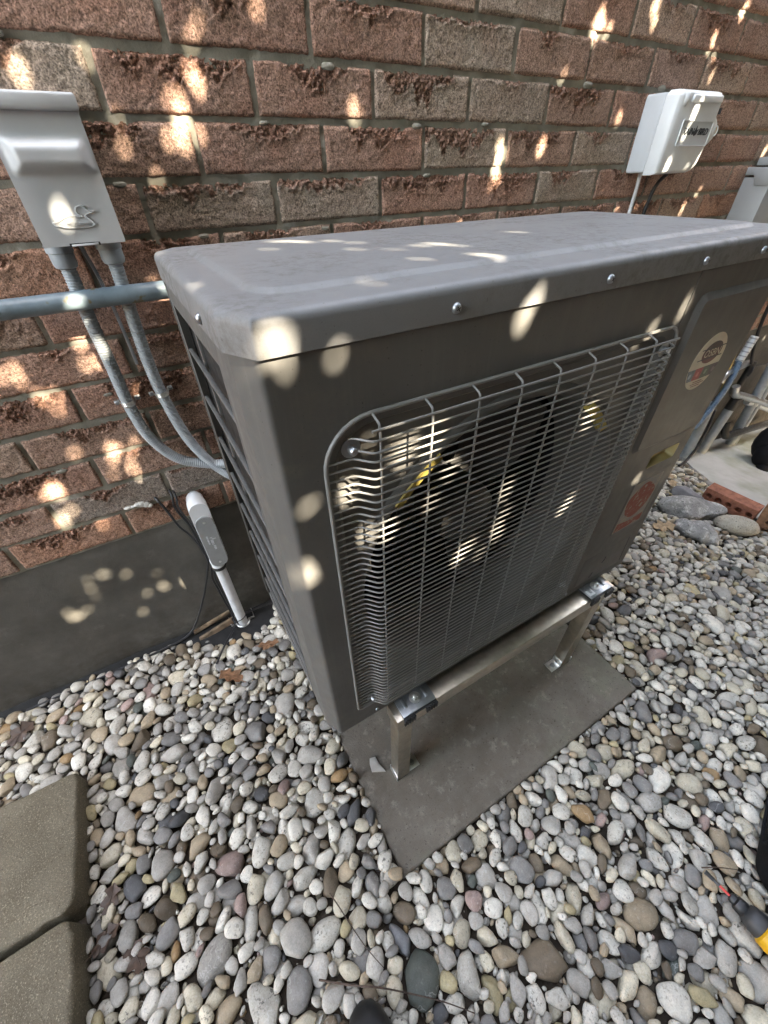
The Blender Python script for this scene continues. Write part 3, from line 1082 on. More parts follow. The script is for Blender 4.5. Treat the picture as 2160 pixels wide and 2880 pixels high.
# worn red warning label
t = NT('worn_red_label')
ob = t.obj()
mp = t.n('Mapping', I={'Scale': (25, 25, 130), 'Rotation': (0, .35, 0)})
t.set(mp.inputs[0], ob)
scr = t.ramp(t.noise(mp.outputs[0], 1.0, 5, .7), (.52, 0.), (.66, .85))
wear = t.ramp(t.noise(ob, 70, 5, .7), (.55, 0.), (.62, 1.))
c = t.mix(scr, (.27, .075, .05), (.30, .16, .12))
c = t.mix(wear, c, (.33, .29, .23))
t.P(Base_Color=c, Roughness=.75)
redm = t.mat
t = NT('worn_label_paper')
ob = t.obj()
c = t.mix(t.ramp(t.noise(ob, 60, 6, .75), (.50, 0.), (.56, 1.)), (.27, .255, .235), (.34, .31, .24))
t.P(Base_Color=c, Roughness=.8)
lb = MB().prism([(1.377, YF - .0026, .612), (1.486, YF - .0026, .612), (1.484, YF - .0026, .765), (1.377, YF - .0026, .764)], (0, .0003, 0)).build('warning_label', t.mat, ac, smooth=0)
pts = [(1.430 + .049 * math.cos(a) * (1 + .04 * math.sin(5 * a)), .702 + .050 * math.sin(a) * (1 + .05 * math.cos(4 * a))) for a in np.linspace(0, 2 * math.pi, 41)[:-1]]
MB().prism([(x, YF - .0031, z) for x, z in pts], (0, .0003, 0)).build('red_disc', redm, lb, smooth=0)
MB().prism([(1.380, YF - .0031, .615), (1.483, YF - .0031, .618), (1.482, YF - .0031, .641), (1.43, YF - .0031, .637), (1.381, YF - .0031, .643)], (0, .0003, 0)).build('red_band', redm, lb, smooth=0)
# knock-out marks
for pts in ([(1.487, .546), (1.4895, .546), (1.4995, .452), (1.497, .452)],):
    MB().prism([(x, YF - .0020, z) for x, z in pts], (0, .0004, 0)).build('knockout_slot', MT['dark'], ac, smooth=0)
for cx_, cz_, r_, a0, a1 in ((1.385, .512, .022, -50, 10), (1.352, .47, .020, -50, 10)):
    pp_ = [(cx_ + r_ * math.cos(R(a)), YF - .0018, cz_ + r_ * math.sin(R(a))) for a in np.linspace(a0, a1, 8)]
    MB().tube(pp_, .0009, 5).build('knockout_slot', MT['dark'], ac)

# left side: moulded grille over the coil
SY0, SY1, SZ0, SZ1 = -.683, -.330, .425, 1.192
m = MB()
def yzbox(y0, y1, z0, z1, x0=.5965, x1=.608):
    m.box(x0, x1, y0, y1, z0, z1)
yzbox(SY0 + .0015, SY0 + .016, SZ0, SZ1)
yzbox(SY1 - .028, SY1, SZ0, SZ1)
yzbox(SY0 + .016, SY1 - .028, SZ1 - .035, SZ1)
yzbox(SY0 + .016, SY1 - .028, SZ0, SZ0 + .02)
gr = m.build('side_grille', MT['paint'], ac, bevel=.002, seg=1)
sme = MB().box(-.0045, .0025, SY0 + .0165, SY1 - .0285, -.0024, .0024).mesh('slat', MT['paint'], (0, 0, 0), bevel=.0018)
for i in range(8):
    inst('slat', sme, gr, (.6015, 0, 1.0905 - .0835 * i))
for yy in (-.445,):
    MB().box(.605, .614, yy - .004, yy + .004, SZ0 + .021, SZ1 - .036).build('mullion', MT['paint'], gr, bevel=.0015)
m = MB()
m.box(.622, .626, SY0 + .005, -.47, SZ0, SZ1)
m.build('coil', MT['goldfin'], ac)
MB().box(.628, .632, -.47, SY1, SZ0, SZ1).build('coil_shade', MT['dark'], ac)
# back, base
m = MB()
m.add([(XL, SY1, ZB), (XL, YB, ZB), (XR, YB, ZB), (XR, YB, ZT), (XL, YB, ZT), (XL, SY1, ZT)], [(0, 1, 4, 5), (1, 2, 3, 4)])
m.build('back_panel', pa, ac)
MB().box(XL + .004, XR - .004, YF + .008, YB - .004, ZB - .004, ZB + .01).build('base_pan', pa, ac, bevel=.002)
# mounting feet, each with an embossed rib and a bolt
for x0 in (.743, 1.3505):
    m = MB()
    m.box(x0, x0 + .086, -.8135, YF + .02, .4105, .4135)
    for a, b in ((.012, .020), (.066, .074)):
        m.box(x0 + a, x0 + b, -.800, YF - .004, .4137, .4165)
    ft = m.build('mounting_foot', MT['dzinc'], ac, bevel=.0013)
    MB().lathe((x0 + .045, -.788, .4136), (0, 0, 1), [(.0135, 0), (.0135, .0015), (.0075, .0017), (.0075, .006), (.0045, .0075), (.0045, .013), (.0005, .0138)], 18).build('bolt', MT['zinc'], ft, smooth=40)
MB().box(1.354, 1.376, -.806, -.787, .4137, .4141).build('foot_tag', MT['white'], ft)
for x0, lab in ((.741, 'black ribbed rubber pad under the near mounting foot of the unit'), (1.3485, 'black ribbed rubber pad under the mounting foot at the far end of the rail')):
    rp = MB().box(x0 + .002, x0 + .088, -.8165, YF + .012, .4045, .4102).build('rubber_pad', MT['black'], None, (x0 + .045, -.80, .4045))
    tag(rp, lab, 'rubber pad', 'rubber pads on the stand')
    for a in (0.0, .058):
        m = MB().box(x0 + a, x0 + a + .0293, -.8190, -.8160, .390, .4115)
        for i in range(5):
            m.box(x0 + a + i * .0062, x0 + a + i * .0062 + .0045, -.8225, -.8188, .3902, .4113)
        m.build('pad_lip', MT['black'], rp, bevel=.0006)

# ------------------------------------------------------------------ stand
stand = emp('metal_stand', (1.09, -.57, 0), 'bare aluminium stand with two rails and four legs, standing on the concrete pad', 'stand')
for y0, y1, d in ((-.8125, -.762, 1), (-.338, -.288, -1)):
    yf = y0 if d > 0 else y1
    m = MB()
    m.box(.728, 1.452, y0, y1, .4005, .4042)
    m.box(.7285, 1.4515, *sorted((yf, yf + d * .003)), .3575, .4002)
    m.box(.728, .7305, y0 + .0035, y1 - .0035, .3575, .4002)
    m.build('rail', MT['alu'], stand, bevel=.0011)
    for x0 in (.7325, 1.3925):
        ya, yb = sorted((yf + d * .0035, yf + d * .041))
        m = MB().box(x0, x0 + .038, ya, yb, .0005, .3995)
        lg = m.build('leg', MT['alu'], stand, bevel=.0018)
        xs_ = (x0 + .0385, x0 + .075) if x0 < 1 else (x0 - .042, x0 - .0005)
        m = MB().box(xs_[0], xs_[1], ya + .002, yb - .002, .0006, .0036)
        xx = xs_[0] if x0 < 1 else xs_[1]
        m.box(xx - .0015, xx + .0015, ya + .002, yb - .002, .0006, .030)
        ft = m.build('foot_bracket', MT['zinc'], lg, bevel=.0007)
        m = MB().box(x0 - .0035 if x0 < 1 else x0 + .0382, x0 - .0003 if x0 < 1 else x0 + .0414, ya - .002, yb, .0006, .032)
        m.build('foot_flange', MT['zinc'], lg, bevel=.0007)
        cx_ = sum(xs_) / 2
        MB().lathe((cx_, (ya + yb) / 2, .0037), (0, 0, 1), [(.009, 0), (.009, .0015), (.006, .002), (.006, .007), (.0005, .0075)], 6).build('anchor_bolt', MT['dzinc'], stand)
for x0 in (.7335, 1.4095):
    MB().box(x0 + .004, x0 + .032, -.759, -.341, .372, .3995).build('cross_rail', MT['alu'], stand, bevel=.0012)

# ------------------------------------------------------------------ disconnect box on the wall
db = emp('disconnect_box', (.5075, 0, 1.22), 'grey electrical disconnect box on the brick wall, with a duck emblem on its hooded cover', 'electrical box')
X0, X1, Z0, Z1, YD = .4425, .5715, 1.2205, 1.392, -.100
MB().box(X0 + .004, X1 - .004, -.088, .004, Z0 + .004, 1.404).build('enclosure', MT['box'], db, bevel=.002)
gx, gzz = np.meshgrid(np.linspace(X0, X1, 87), np.linspace(Z0, Z1, 115))
def sst(a, b, v):
    t = np.clip((v - a) / (b - a), 0, 1)
    return t * t * (3 - 2 * t)
side = sst(.450, .466, gx - (1.344 - gzz) * .0) * sst(.5675, .5525, gx)
corner = side
prof = sst(1.367, 1.349, gzz) * sst(1.3175, 1.329, gzz)
# round the hood's upper corners
dx = np.maximum(np.abs(gx - .509) - .040, 0)
dz = np.maximum(gzz - 1.350, 0)
hood = .021 * np.minimum(prof, side) * np.clip(1.15 - np.hypot(dx / .020, dz / .018) * .35, 0, 1)
for _ in range(14):
    hood[1:-1, 1:-1] = (hood[:-2, 1:-1] + hood[2:, 1:-1] + hood[1:-1, :-2] + hood[1:-1, 2:] + hood[1:-1, 1:-1] * 2) / 6
gy = YD - hood
vs = np.stack([gx, gy, gzz], -1).reshape(-1, 3).tolist()
W_ = gx.shape[1]
ii, jj = np.meshgrid(np.arange(W_ - 1), np.arange(gx.shape[0] - 1))
a_ = (jj * W_ + ii).ravel()
m = MB()
m.add(vs, np.stack([a_, a_ + 1, a_ + W_ + 1, a_ + W_], 1).tolist())
e = [(X0, YD), (X1, YD)]
m.add([(X0, YD, Z0), (X1, YD, Z0), (X1, YD, Z1), (X0, YD, Z1), (X0, -.089, Z0), (X1, -.089, Z0), (X1, -.089, Z1), (X0, -.089, Z1)], [(0, 4, 5, 1), (1, 5, 6, 2), (2, 6, 7, 3), (3, 7, 4, 0)])
cv = m.build('cover', MT['box'], db, smooth=50)
MB().box(X0 - .002, X1 + .003, -.113, .002, 1.3925, 1.4125).build('rain_cap', MT['box'], db, bevel=.004, seg=3)
duck = [(.4719, 1.2538), (.4779, 1.2545), (.4895, 1.2598), (.5002, 1.263), (.5067, 1.2621), (.5149, 1.2595), (.5187, 1.2601), (.5136, 1.2645), (.5121, 1.2694), (.515, 1.274), (.5211, 1.2759), (.5258, 1.2746), (.5282, 1.2708), (.5319, 1.2684), (.5391, 1.2673), (.5373, 1.266), (.5305, 1.2653), (.523, 1.2618), (.5237, 1.2607), (.5288, 1.256), (.5322, 1.2514), (.532, 1.2481), (.5266, 1.2456), (.4878, 1.2463), (.481, 1.2489), (.4746, 1.2499)]
m = MB().tube([(x, YD - .0010, z) for x, z in duck], .0017, 6, False, 0, True)
m.prism([(x, YD - .0002, z) for x, z in duck], (0, -.0012, 0))
m.ball((.5225, YD - .0012, 1.2717), .0012, .0008, .0012, 8)
em = m.build('duck_emblem', MT['box'], cv, smooth=40)
text_obj('Midwest', 'emblem_lettering', .0102, MT['box'], em, (.5085, YD - .0020, 1.2512), depth=.0016)
text_obj('R', 'emblem_lettering', .0035, MT['box'], em, (.5365, YD - .0006, 1.2490), depth=.0004)
MB().box(.482, .530, -.1008, -.0995, 1.2190, 1.2240).build('latch_slot', MT['dark'], db)
MB().box(.485, .527, -.1035, -.1009, 1.2195, 1.2225).build('latch', MT['white'], db, bevel=.0006)


# ------------------------------------------------------------------ flexible conduits, straps, pipe
def conduit(name, pts, label, zt, xt):
    t = emp(name, (xt, -.03, zt - .6), label, 'conduit', 'grey corrugated conduits from the disconnect box')
    P = sub(pts, 60)
    d = np.concatenate([[0], np.cumsum([np.linalg.norm(P[i + 1] - P[i]) for i in range(len(P) - 1)])])
    s = np.arange(0, d[-1], .00115)
    Q = np.stack([np.interp(s, d, [p[k] for p in P]) for k in range(3)], 1)
    rr = .0130 + .0007 * np.sin(s * 2 * math.pi / .0052)
    MB().tube(Q, rr, 14).build('corrugated_tube', MT['pvcgrey'], t, smooth=80)
    a = Q[0]
    MB().lathe((xt, a[1], zt), (0, 0, -1), [(.016, 0), (.0225, .0), (.0225, .012), (.0205, .013), (.0205, .030), (.0185, .036), (.0150, .038), (.013, .0385)], 24).build('connector', MT['pvcgrey'], t, smooth=40)
    return t


conduit('flexible_conduit', [(.459, -.045, 1.212), (.459, -.042, 1.17), (.4555, -.035, 1.09), (.455, -.030, 1.0), (.4535, -.024, .89), (.466, -.022, .80), (.507, -.024, .725), (.575, -.034, .688), (.64, -.06, .68), (.72, -.14, .69), (.78, -.25, .70)],
        'grey corrugated conduit nearest the left edge, curving lowest under the other one', 1.2195, .459)
conduit('flexible_conduit', [(.541, -.045, 1.212), (.540, -.042, 1.17), (.534, -.036, 1.085), (.529, -.030, .985), (.532, -.024, .893), (.547, -.024, .785), (.577, -.034, .703), (.618, -.055, .648), (.68, -.11, .61), (.75, -.2, .60)],
        'grey corrugated conduit nearer the unit, crossing over the other one at the bottom', 1.2195, .541)
# grey wire between the two connectors
tag(MB().tube(sub([(.492, -.03, 1.224), (.500, -.028, 1.18), (.505, -.022, 1.12), (.506, -.016, 1.03), (.505, -.016, .98)], 6), .0035, 6).build('thin_cable', MT['pvcgrey'], None, (.5, -.02, 1.0), smooth=60), 'thin grey cable hanging down from the disconnect box behind the horizontal pipe', 'cable')


def strap(c, tilt, label):
    t = emp('conduit_strap', c, label, 'pipe strap', 'metal straps on the corrugated conduits')
    ca, sa = math.cos(tilt), math.sin(tilt)
    def W3(l, y, h):
        return (c[0] + l * ca - h * sa, y, c[2] + l * sa + h * ca)
    yc = c[1]
    prof = [(-.0285, -.003), (-.0175, -.003)] + [(-.0148 * math.cos(a), yc - .0148 * math.sin(a)) for a in np.linspace(.0, math.pi, 13)] + [(.0175, -.003), (.0285, -.003)]
    m = MB()
    for h0, h1, bulge in ((-.006, .006, 0),):
        rings = []
        for (l, y) in prof:
            rings.append([W3(l, y, -.0055), W3(l, y - .0016, -.0055), W3(l, y - .0030, -.002), W3(l, y - .0018, 0), W3(l, y - .0030, .002), W3(l, y - .0016, .0055), W3(l, y, .0055)])
        m.loft(rings)
    b = m.build('band', MT['zinc'], t, smooth=40)
    for l in (-.0235, .0235):
        q = W3(l, -.0062, 0)
        MB().lathe(q, (0, -1, 0), [(.0052, 0), (.0050, .0016), (.0035, .0028), (.0005, .0030)], 14).build('screw', MT['dzinc'], t, smooth=50)


strap((.4535, -.024, .900), .05, 'zinc strap holding the left conduit to the brick wall')
strap((.531, -.024, .905), .12, 'zinc strap holding the conduit nearest the unit, slightly tilted')
o = MB().tube([(-1.4, -.064, 1.128), (.2, -.064, 1.1295), (1.9, -.064, 1.131)], .0170, 20).build('horizontal_pipe', MT['pvcpipe'], None, (.4, -.064, 1.13), smooth=60)
tag(o, 'blue-grey painted pipe running level along the wall, over both conduits', 'pipe')

# ------------------------------------------------------------------ conduit body with lid at the foundation
lbx, lby = .497, -.047
lb = emp('conduit_fitting', (lbx, lby, -.05), 'white pipe riser at the foundation wall, topped by a conduit body with an oval lid', 'conduit fitting')
m = MB()
m.tube([(lbx, lby, -.10), (lbx, lby, .345)], .0175, 24)
m.build('riser_pipe', MT['pvcwhite'], lb, smooth=60)
m = MB().lathe((lbx, lby, -.10), (0, 0, 1), [(.0225, 0), (.0225, .075), (.0210, .078), (.0176, .079)], 24)
m.build('coupling', MT['pvcwhite'], lb, smooth=50)
# body: rounded capsule that turns into the wall at the top
def stadium(cx, z0, z1, r, n=10):
    return [(cx + r * math.cos(a), z0 + r + r * math.sin(a)) for a in np.linspace(math.pi, 2 * math.pi, n)] + [(cx + r * math.cos(a), z1 - r + r * math.sin(a)) for a in np.linspace(0, math.pi, n)]
rings = []
for y, g in ((-.020, -.001), (-.024, 0), (-.062, 0), (-.066, -.0006)):
    rings.append([(x, y, z) for x, z in stadium(lbx + .009, .335, .590, .0275 + g)])
bd = MB().loft(rings).tube([(lbx + .009, -.045, .566), (lbx + .009, .012, .566)], .0245, 24).cyl((lbx, lby, .318), (lbx, lby, .350), .0212, 24)
bd.build('conduit_body', MT['white'], lb, smooth=40)
rings = [[(x, y, z) for x, z in stadium(lbx + .009, .332, .542, .0265 + g)] for y, g in ((-.0662, 0), (-.0695, 0), (-.0710, -.0012))]
ld = MB().loft(rings).build('lid', MT['pvclid'], lb, smooth=35)
for zz in (.522, .352):
    MB().lathe((lbx + .009, -.0711, zz), (0, -1, 0), [(.0042, 0), (.0040, .0012), (.0005, .0018)], 12).build('lid_screw', MT['zinc'], ld, smooth=50)
for s_, dx_, dz_, sz in (('E', .010, .452, .011), ('1" E051', .0015, .446, .0105), ('KR11BKCM', -.0085, .452, .0068), ('(E)(B)', .004, .418, .0075)):
    text_obj(s_, 'lid_lettering', sz, MT['pvcwhite'], ld, (lbx + .009 + dx_, -.0714, dz_), (math.pi / 2, math.pi / 2, 0), depth=.0006)
MB().lathe((lbx, lby, .3155), (0, 0, 1), [(.0225, -.007), (.0235, -.004), (.0235, .003), (.0215, .006)], 20).build('black_tape', MT['black'], lb, smooth=50)
m = MB()
for dz_ in (-.0035, .0035):
    m.tube([(lbx + .0238 * math.cos(a), lby + .0238 * math.sin(a), -.012 + dz_) for a in np.linspace(math.pi, 2 * math.pi, 16)], .0030, 6)
for s_ in (-1, 1):
    m.box(*sorted((lbx + s_ * .022, lbx + s_ * .045)), -.0475, -.0455 + .002, -.018, -.006)
    m.box(*sorted((lbx + s_ * .0425, lbx + s_ * .045)), -.0435, -.003, -.018, -.006)
m.build('pipe_clip', MT['zinc'], lb, smooth=40)

# cables beside the riser
cA = [(.408, .006, .612), (.4165, -.012, .600), (.4273, -.014, .5483), (.436, -.012, .4933), (.4507, -.012, .4565), (.4646, -.013, .4036), (.4705, -.014, .3694), (.4708, -.016, .3337), (.4689, -.016, .3162), (.4592, -.014, .2881), (.4352, -.012, .2245), (.4013, -.012, .1508), (.3548, -.014, .0677), (.3209, -.020, .0273), (.28, -.026, .012), (.2, -.028, .008), (.05, -.03, .006), (-.2, -.03, .006)]
tag(MB().tube(sub(cA, 5), .0037, 8).build('black_cable', MT['cable'], None, (.43, -.01, .02), smooth=60), 'black cable leaving the brick above the sealant and sweeping left along the foundation', 'cable', None)
cB = [(.452, .006, .618), (.4535, -.014, .605), (.4481, -.016, .5704), (.4562, -.014, .5211), (.4645, -.014, .477), (.4673, -.014, .3717), (.4772, -.018, .3355), (.474, -.02, .3074), (.460, -.02, .244), (.4621, -.022, .1869), (.467, -.03, .1026), (.4718, -.038, .035), (.4659, -.060, .0082), (.44, -.10, .012), (.405, -.145, .018), (.37, -.19, .012)]
tag(MB().tube(sub(cB, 5), .0036, 8).build('black_cable', MT['cable'], None, (.46, -.01, .02), smooth=60), 'black cable tied to the white riser and ending among the pebbles', 'cable', None)
cC = [(q[0] + .0085, q[1] - .003, q[2] - .004) for q in cB[:12]] + [(.52, -.03, .012), (.56, -.03, .01), (.66, -.04, .01)]
tag(MB().tube(sub(cC, 5), .0032, 8).build('black_cable', MT['cable'], None, (.47, -.01, .02), smooth=60), 'black cable running just inside the tied one, turning right behind the riser', 'cable', None)
m = MB().tube([(lbx - .006 + .0265 * math.cos(a), lby + .002 + .022 * math.sin(a), .028 + .004 * math.cos(a)) for a in np.linspace(0, 2 * math.pi, 25)[:-1]], .0017, 6, False, 0, True)
tag(m.build('cable_tie', MT['cable'], None, (lbx, lby, .028), smooth=60), 'black tie round the foot of the white riser', 'cable tie')
m = MB()
for x, z, rx, rz in ((.338, .605, .011, .005), (.350, .6035, .010, .005), (.362, .606, .010, .006), (.372, .604, .011, .009), (.382, .599, .011, .009), (.390, .592, .008, .006)):
    m.ball((x, -.002, z), rx, .006, rz, 10)
tag(m.build('sealant_bead', MT['caulk'], None, (.36, 0, .60), smooth=60), 'lumpy white sealant bead in the joint left of the black cables', 'sealant')

# scraps of board and black sheet at the foot of the wall
for pts, lab in (([(.335, -.052, -.030), (.475, -.036, -.012), (.476, -.030, .016), (.336, -.046, .000)], 'weathered brown board scrap against the foundation left of the riser'),
                 ([(.325, -.024, .006), (.480, -.012, .028), (.481, -.010, .040), (.326, -.021, .019)], 'narrow grey-brown lath on top of the board scrap beside the riser')):
    tag(MB().prism(pts, (0, .010, 0)).build('board_scrap', MT['wood'], None, pts[0], bevel=.002), lab, 'board scrap')
rings = []
for i in range(90):
    x = -1.0 + i * .0185
    wob = .010 * float(vn(x * 11, 0, 0, 61))
    k = max(0, min(1, (x - .30) / .12))
    base = -.018 - .075 * k
    top = .016 + .006 * float(vn(x * 14, 2, 0, 62)) - .02 * k
    rings.append([(x, -.0035, top - .004), (x, -.006, top), (x, -.010, top - .003), (x, -.014 + base * .3, -.002 + wob * .4 - .012 * k), (x, base - .02 + wob, -.006 - .012 * k + wob * .3), (x, base - .045 + wob, -.024)])
n = len(rings[0])
m = MB()
m.add([q for r in rings for q in r], [(k * n + i, k * n + i + 1, (k + 1) * n + i + 1, (k + 1) * n + i) for k in range(len(rings) - 1) for i in range(n - 1)])
tag(m.build('black_sheet', MT['fabric'], None, (0, -.02, -.02), smooth=60), 'crumpled black landscape sheet tucked along the foot of the foundation wall', 'landscape sheet')

# ------------------------------------------------------------------ irrigation controller
rb = emp('irrigation_controller', (2.24, 0, 1.28), 'white irrigation controller box on the brick wall, door lettered and key-locked', 'controller box')
MB().box(2.135, 2.345, -.0640, .002, 1.289, 1.474).build('back_box', MT['whiteside'], rb, bevel=.006, seg=3)
door = [(2.131, 1.283), (2.331, 1.2865), (2.345, 1.296), (2.362, 1.345), (2.392, 1.368), (2.398, 1.388), (2.388, 1.410), (2.366, 1.428), (2.362, 1.470), (2.352, 1.480), (2.145, 1.478), (2.131, 1.466)]
dc = np.mean(door, 0)
rings = []
for y, ins, top in ((-.0655, .002, 0), (-.068, 0, 0), (-.092, .001, 0), (-.106, .006, .3), (-.112, .013, .6), (-.1145, .020, 1)):
    rr_ = []
    for x, z in door:
        d = np.array([x, z]) - dc
        l = np.linalg.norm(d)
        q = dc + d * (1 - ins / l)
        rr_.append((q[0], y + .016 * max(0, (1.325 - q[1]) / .04) * top * .5, q[1]))
    rings.append(rr_)
dr = MB().loft(rings).build('door', MT['white'], rb, bevel=.004, seg=2, smooth=45)
# embossed top band, left bulge, lettering field, foot slope
MB().prism([(2.188, -.1135, 1.449), (2.345, -.1135, 1.451), (2.343, -.1135, 1.468), (2.190, -.1135, 1.466)], (0, -.008, 0)).build('top_band', MT['white'], dr, bevel=.004, seg=3)
rings = []
for z, r in ((1.44, .012), (1.452, .018), (1.466, .017), (1.474, .010)):
    rings.append([(2.162 + r * math.cos(a) * .8, -.104 + r * math.sin(a), z) for a in np.linspace(0, 2 * math.pi, 17)[:-1]])
MB().loft(rings).build('corner_bulge', MT['white'], dr, smooth=70)
fr = rrect(2.180, 2.347, 1.352, 1.4115, .005, 3)
fi = rrect(2.1825, 2.3445, 1.3545, 1.409, .004, 3)
m = MB()
v, f = plate(fr, fi, -.1172)
m.add(v, f)
nf = len(fr)
m.loft([[(x, -.1172, z) for x, z in fr], [(x, -.1140, z) for x, z in fr]], True, False)
m.loft([[(x, -.1172, z) for x, z in fi], [(x, -.1148, z) for x, z in fi]], True, False)
fp_ = m.build('letter_frame', MT['white'], dr, smooth=30)
MB().prism([(x, -.1150, z) for x, z in fi], (0, .0004, 0)).build('letter_field', MT['whiteside'], dr, smooth=0)
text_obj('RAIN', 'door_lettering', .0235, MT['ink'], dr, (2.224, -.1152, 1.3855), shear=.28, depth=.0012, sx=1.02)
text_obj('BIRD', 'door_lettering', .0235, MT['ink'], dr, (2.303, -.1152, 1.3855), shear=.28, depth=.0012, sx=1.02)
MB().prism([(2.250, -.1155, 1.384), (2.258, -.1155, 1.389), (2.264, -.1155, 1.400), (2.266, -.1155, 1.389), (2.274, -.1155, 1.392), (2.268, -.1155, 1.380), (2.260, -.1155, 1.376)], (0, -.0014, 0)).build('bird_emblem', MT['ink'], dr, smooth=0)
MB().lathe((2.3735, -.112, 1.389), (0, -1, 0), [(.0135, 0), (.0135, .004), (.0105, .0042), (.0105, .001)], 24).lathe((2.3735, -.1130, 1.389), (0, -1, 0), [(.0100, 0), (.0100, .0008), (.0001, .0010)], 20, 1).build('key_lock', [MT['white'], MT['brass']], dr, smooth=40)
MB().box(2.3545, 2.3645, -.1160, -.1130, 1.427, 1.441).build('indicator_window', MT['ink'], dr)
for z in (1.33, 1.375, 1.42):
    MB().cyl((2.1325, -.0655, z - .018), (2.1325, -.0655, z + .018), .0032, 10).build('hinge', MT['whiteside'], rb)
tag(MB().tube(sub([(2.175, -.03, 1.292), (2.190, -.022, 1.262), (2.198, -.018, 1.22), (2.20, -.016, 1.1), (2.20, -.016, .6)], 5), .0062, 8).build('white_cable', MT['pvcwhite'], None, (2.2, -.02, .6), smooth=60), 'white cable dropping from the underside of the irrigation controller', 'cable')
tag(MB().tube(sub([(2.294, -.05, 1.284), (2.296, -.026, 1.258), (2.290, -.018, 1.21), (2.286, -.016, 1.1), (2.28, -.016, .6)], 5), .0062, 8).build('black_cable', MT['cable'], None, (2.29, -.02, .6), smooth=60), 'black cable dropping from the irrigation controller beside the white one', 'cable')

# ------------------------------------------------------------------ grey meter box at the right edge
mb_ = emp('meter_box', (3.2, 0, .85), 'flat grey utility box at the right edge of the brick wall', 'utility box')
MB().box(2.935, 3.32, -.104, .002, .82, 1.262).build('box_body', MT['plastic'], mb_, bevel=.003)
m = MB()
m.prism([(2.930, .001, 1.294), (2.930, -.108, 1.292), (2.930, -.108, 1.234), (2.930, -.048, 1.236), (2.930, -.034, 1.268), (2.930, .001, 1.268)], (.395, 0, 0))
m.build('box_cover', MT['plastic'], mb_, bevel=.003)
MB().box(2.9335, 2.9348, -.050, -.015, 1.03, 1.118).build('label', MT['white'], mb_)
MB().box(2.9325, 2.9334, -.043, -.024, 1.04, 1.110).build('label_print', MT['ink'], mb_)
tag(MB().box(2.99, 3.32, -.07, .002, 1.298, 1.325).build('wall_bracket', MT['plastic'], None, (3.1, 0, 1.3), bevel=.003), 'grey bracket fixed to the brick just above the utility box', 'bracket')

# ------------------------------------------------------------------ pipes beyond the unit
def pipe(name, pts, r, mt, label, cat, n=12, sm=5, grp=None):
    return tag(MB().tube(sub(pts, sm), r, n).build(name, MT[mt], None, pts[-1], smooth=60), label, cat, grp)


# wrapped stub with rings
t = emp('wrapped_stub', (3.60, -.1, .38), 'white-wrapped pipe stub with dark rings, leaning at the right end of the unit', 'pipe stub')
P0, P1 = np.array([3.632, -.10, .535]), np.array([3.603, -.10, .392])
MB().cyl(P0, P1, .021, 16).build('stub_pipe', MT['white'], t)
for k in range(6):
    a = P0 + (P1 - P0) * (.06 + .17 * k)
    MB().cyl(a, a + (P1 - P0) * .045, .0225, 16).build('tape_ring', MT['dzinc'], t)
pipe('blue_hose', [(3.600, -.10, .40), (3.585, -.115, .355), (3.572, -.12, .28), (3.555, -.12, .20), (3.50, -.12, .10), (3.42, -.12, .0)], .017, 'greybluehose', 'shiny blue-grey hose bending down behind the unit', 'hose')
pipe('elbow_pipe', [(3.46, -.11, .30), (3.475, -.11, .333), (3.53, -.10, .338), (3.70, -.08, .330), (3.88, -.06, .318)], .020, 'dzinc', 'grey metal pipe with an elbow crossing behind the blue hose', 'pipe')
pipe('upright_pipe', [(3.915, -.075, .325), (3.900, -.075, .22), (3.885, -.075, .12)], .020, 'black', 'black insulated pipe dropping from the end of the elbow pipe', 'pipe')
pipe('lower_pipe', [(3.77, -.10, .20), (3.80, -.11, .14), (3.95, -.11, .092), (4.6, -.11, -.14)], .024, 'dzinc', 'dark metal pipe running right with a tee fitting', 'pipe')
pipe('silver_pipe', [(4.12, -.10, .0), (4.4, -.10, -.10), (4.9, -.10, -.29)], .020, 'zinc', 'bright silver pipe under the dark metal pipe at the right edge', 'pipe')
for pts, r, mt, lab in (([(3.53, -.10, .14), (3.56, -.10, -.05), (3.585, -.10, -.32)], .031, 'pvcgrey', 'thick grey plastic riser beside the unit, leftmost of the risers'),
                        ([(3.90, -.10, .08), (3.86, -.10, -.10), (3.82, -.10, -.36)], .029, 'pvcgrey', 'grey plastic riser with a black collar, second from the unit'),
                        ([(4.18, -.10, .30), (4.24, -.10, .0), (4.295, -.10, -.42)], .030, 'pvcgrey', 'grey plastic riser left of the pair at the right edge'),
                        ([(4.31, -.10, .30), (4.34, -.10, .0), (4.36, -.10, -.43)], .028, 'pvcgrey', 'grey plastic riser right of the pair at the right edge')):
    pipe('plastic_riser', pts, r, mt, lab, 'pipe', 14, 4, 'grey plastic risers at the right')
tag(MB().cyl((3.900, -.10, .085), (3.885, -.10, .005), .032, 16).build('black_collar', MT['black'], None, (3.89, -.1, .0)), 'black collar on top of the second plastic riser', 'collar')
pipe('black_hose', [(4.0, -.09, -.13), (3.99, -.12, -.20), (4.03, -.13, -.235), (4.15, -.13, -.25), (4.5, -.12, -.31), (5.0, -.10, -.41)], .027, 'black', 'fat black hose bending along the wall at the right', 'hose')
pipe('black_cable', [(3.78, -.03, .75), (3.775, -.05, .56), (3.80, -.08, .40), (3.845, -.09, .33)], .010, 'cable', 'black cable hanging right of the wrapped stub', 'cable', 8)
pipe('black_cable', [(3.56, -.13, .10), (3.60, -.13, -.02), (3.585, -.14, -.18), (3.54, -.14, -.25), (3.44, -.16, -.245), (3.36, -.17, -.235)], .009, 'cable', 'black cable looping down to the gravel between the risers', 'cable', 8)
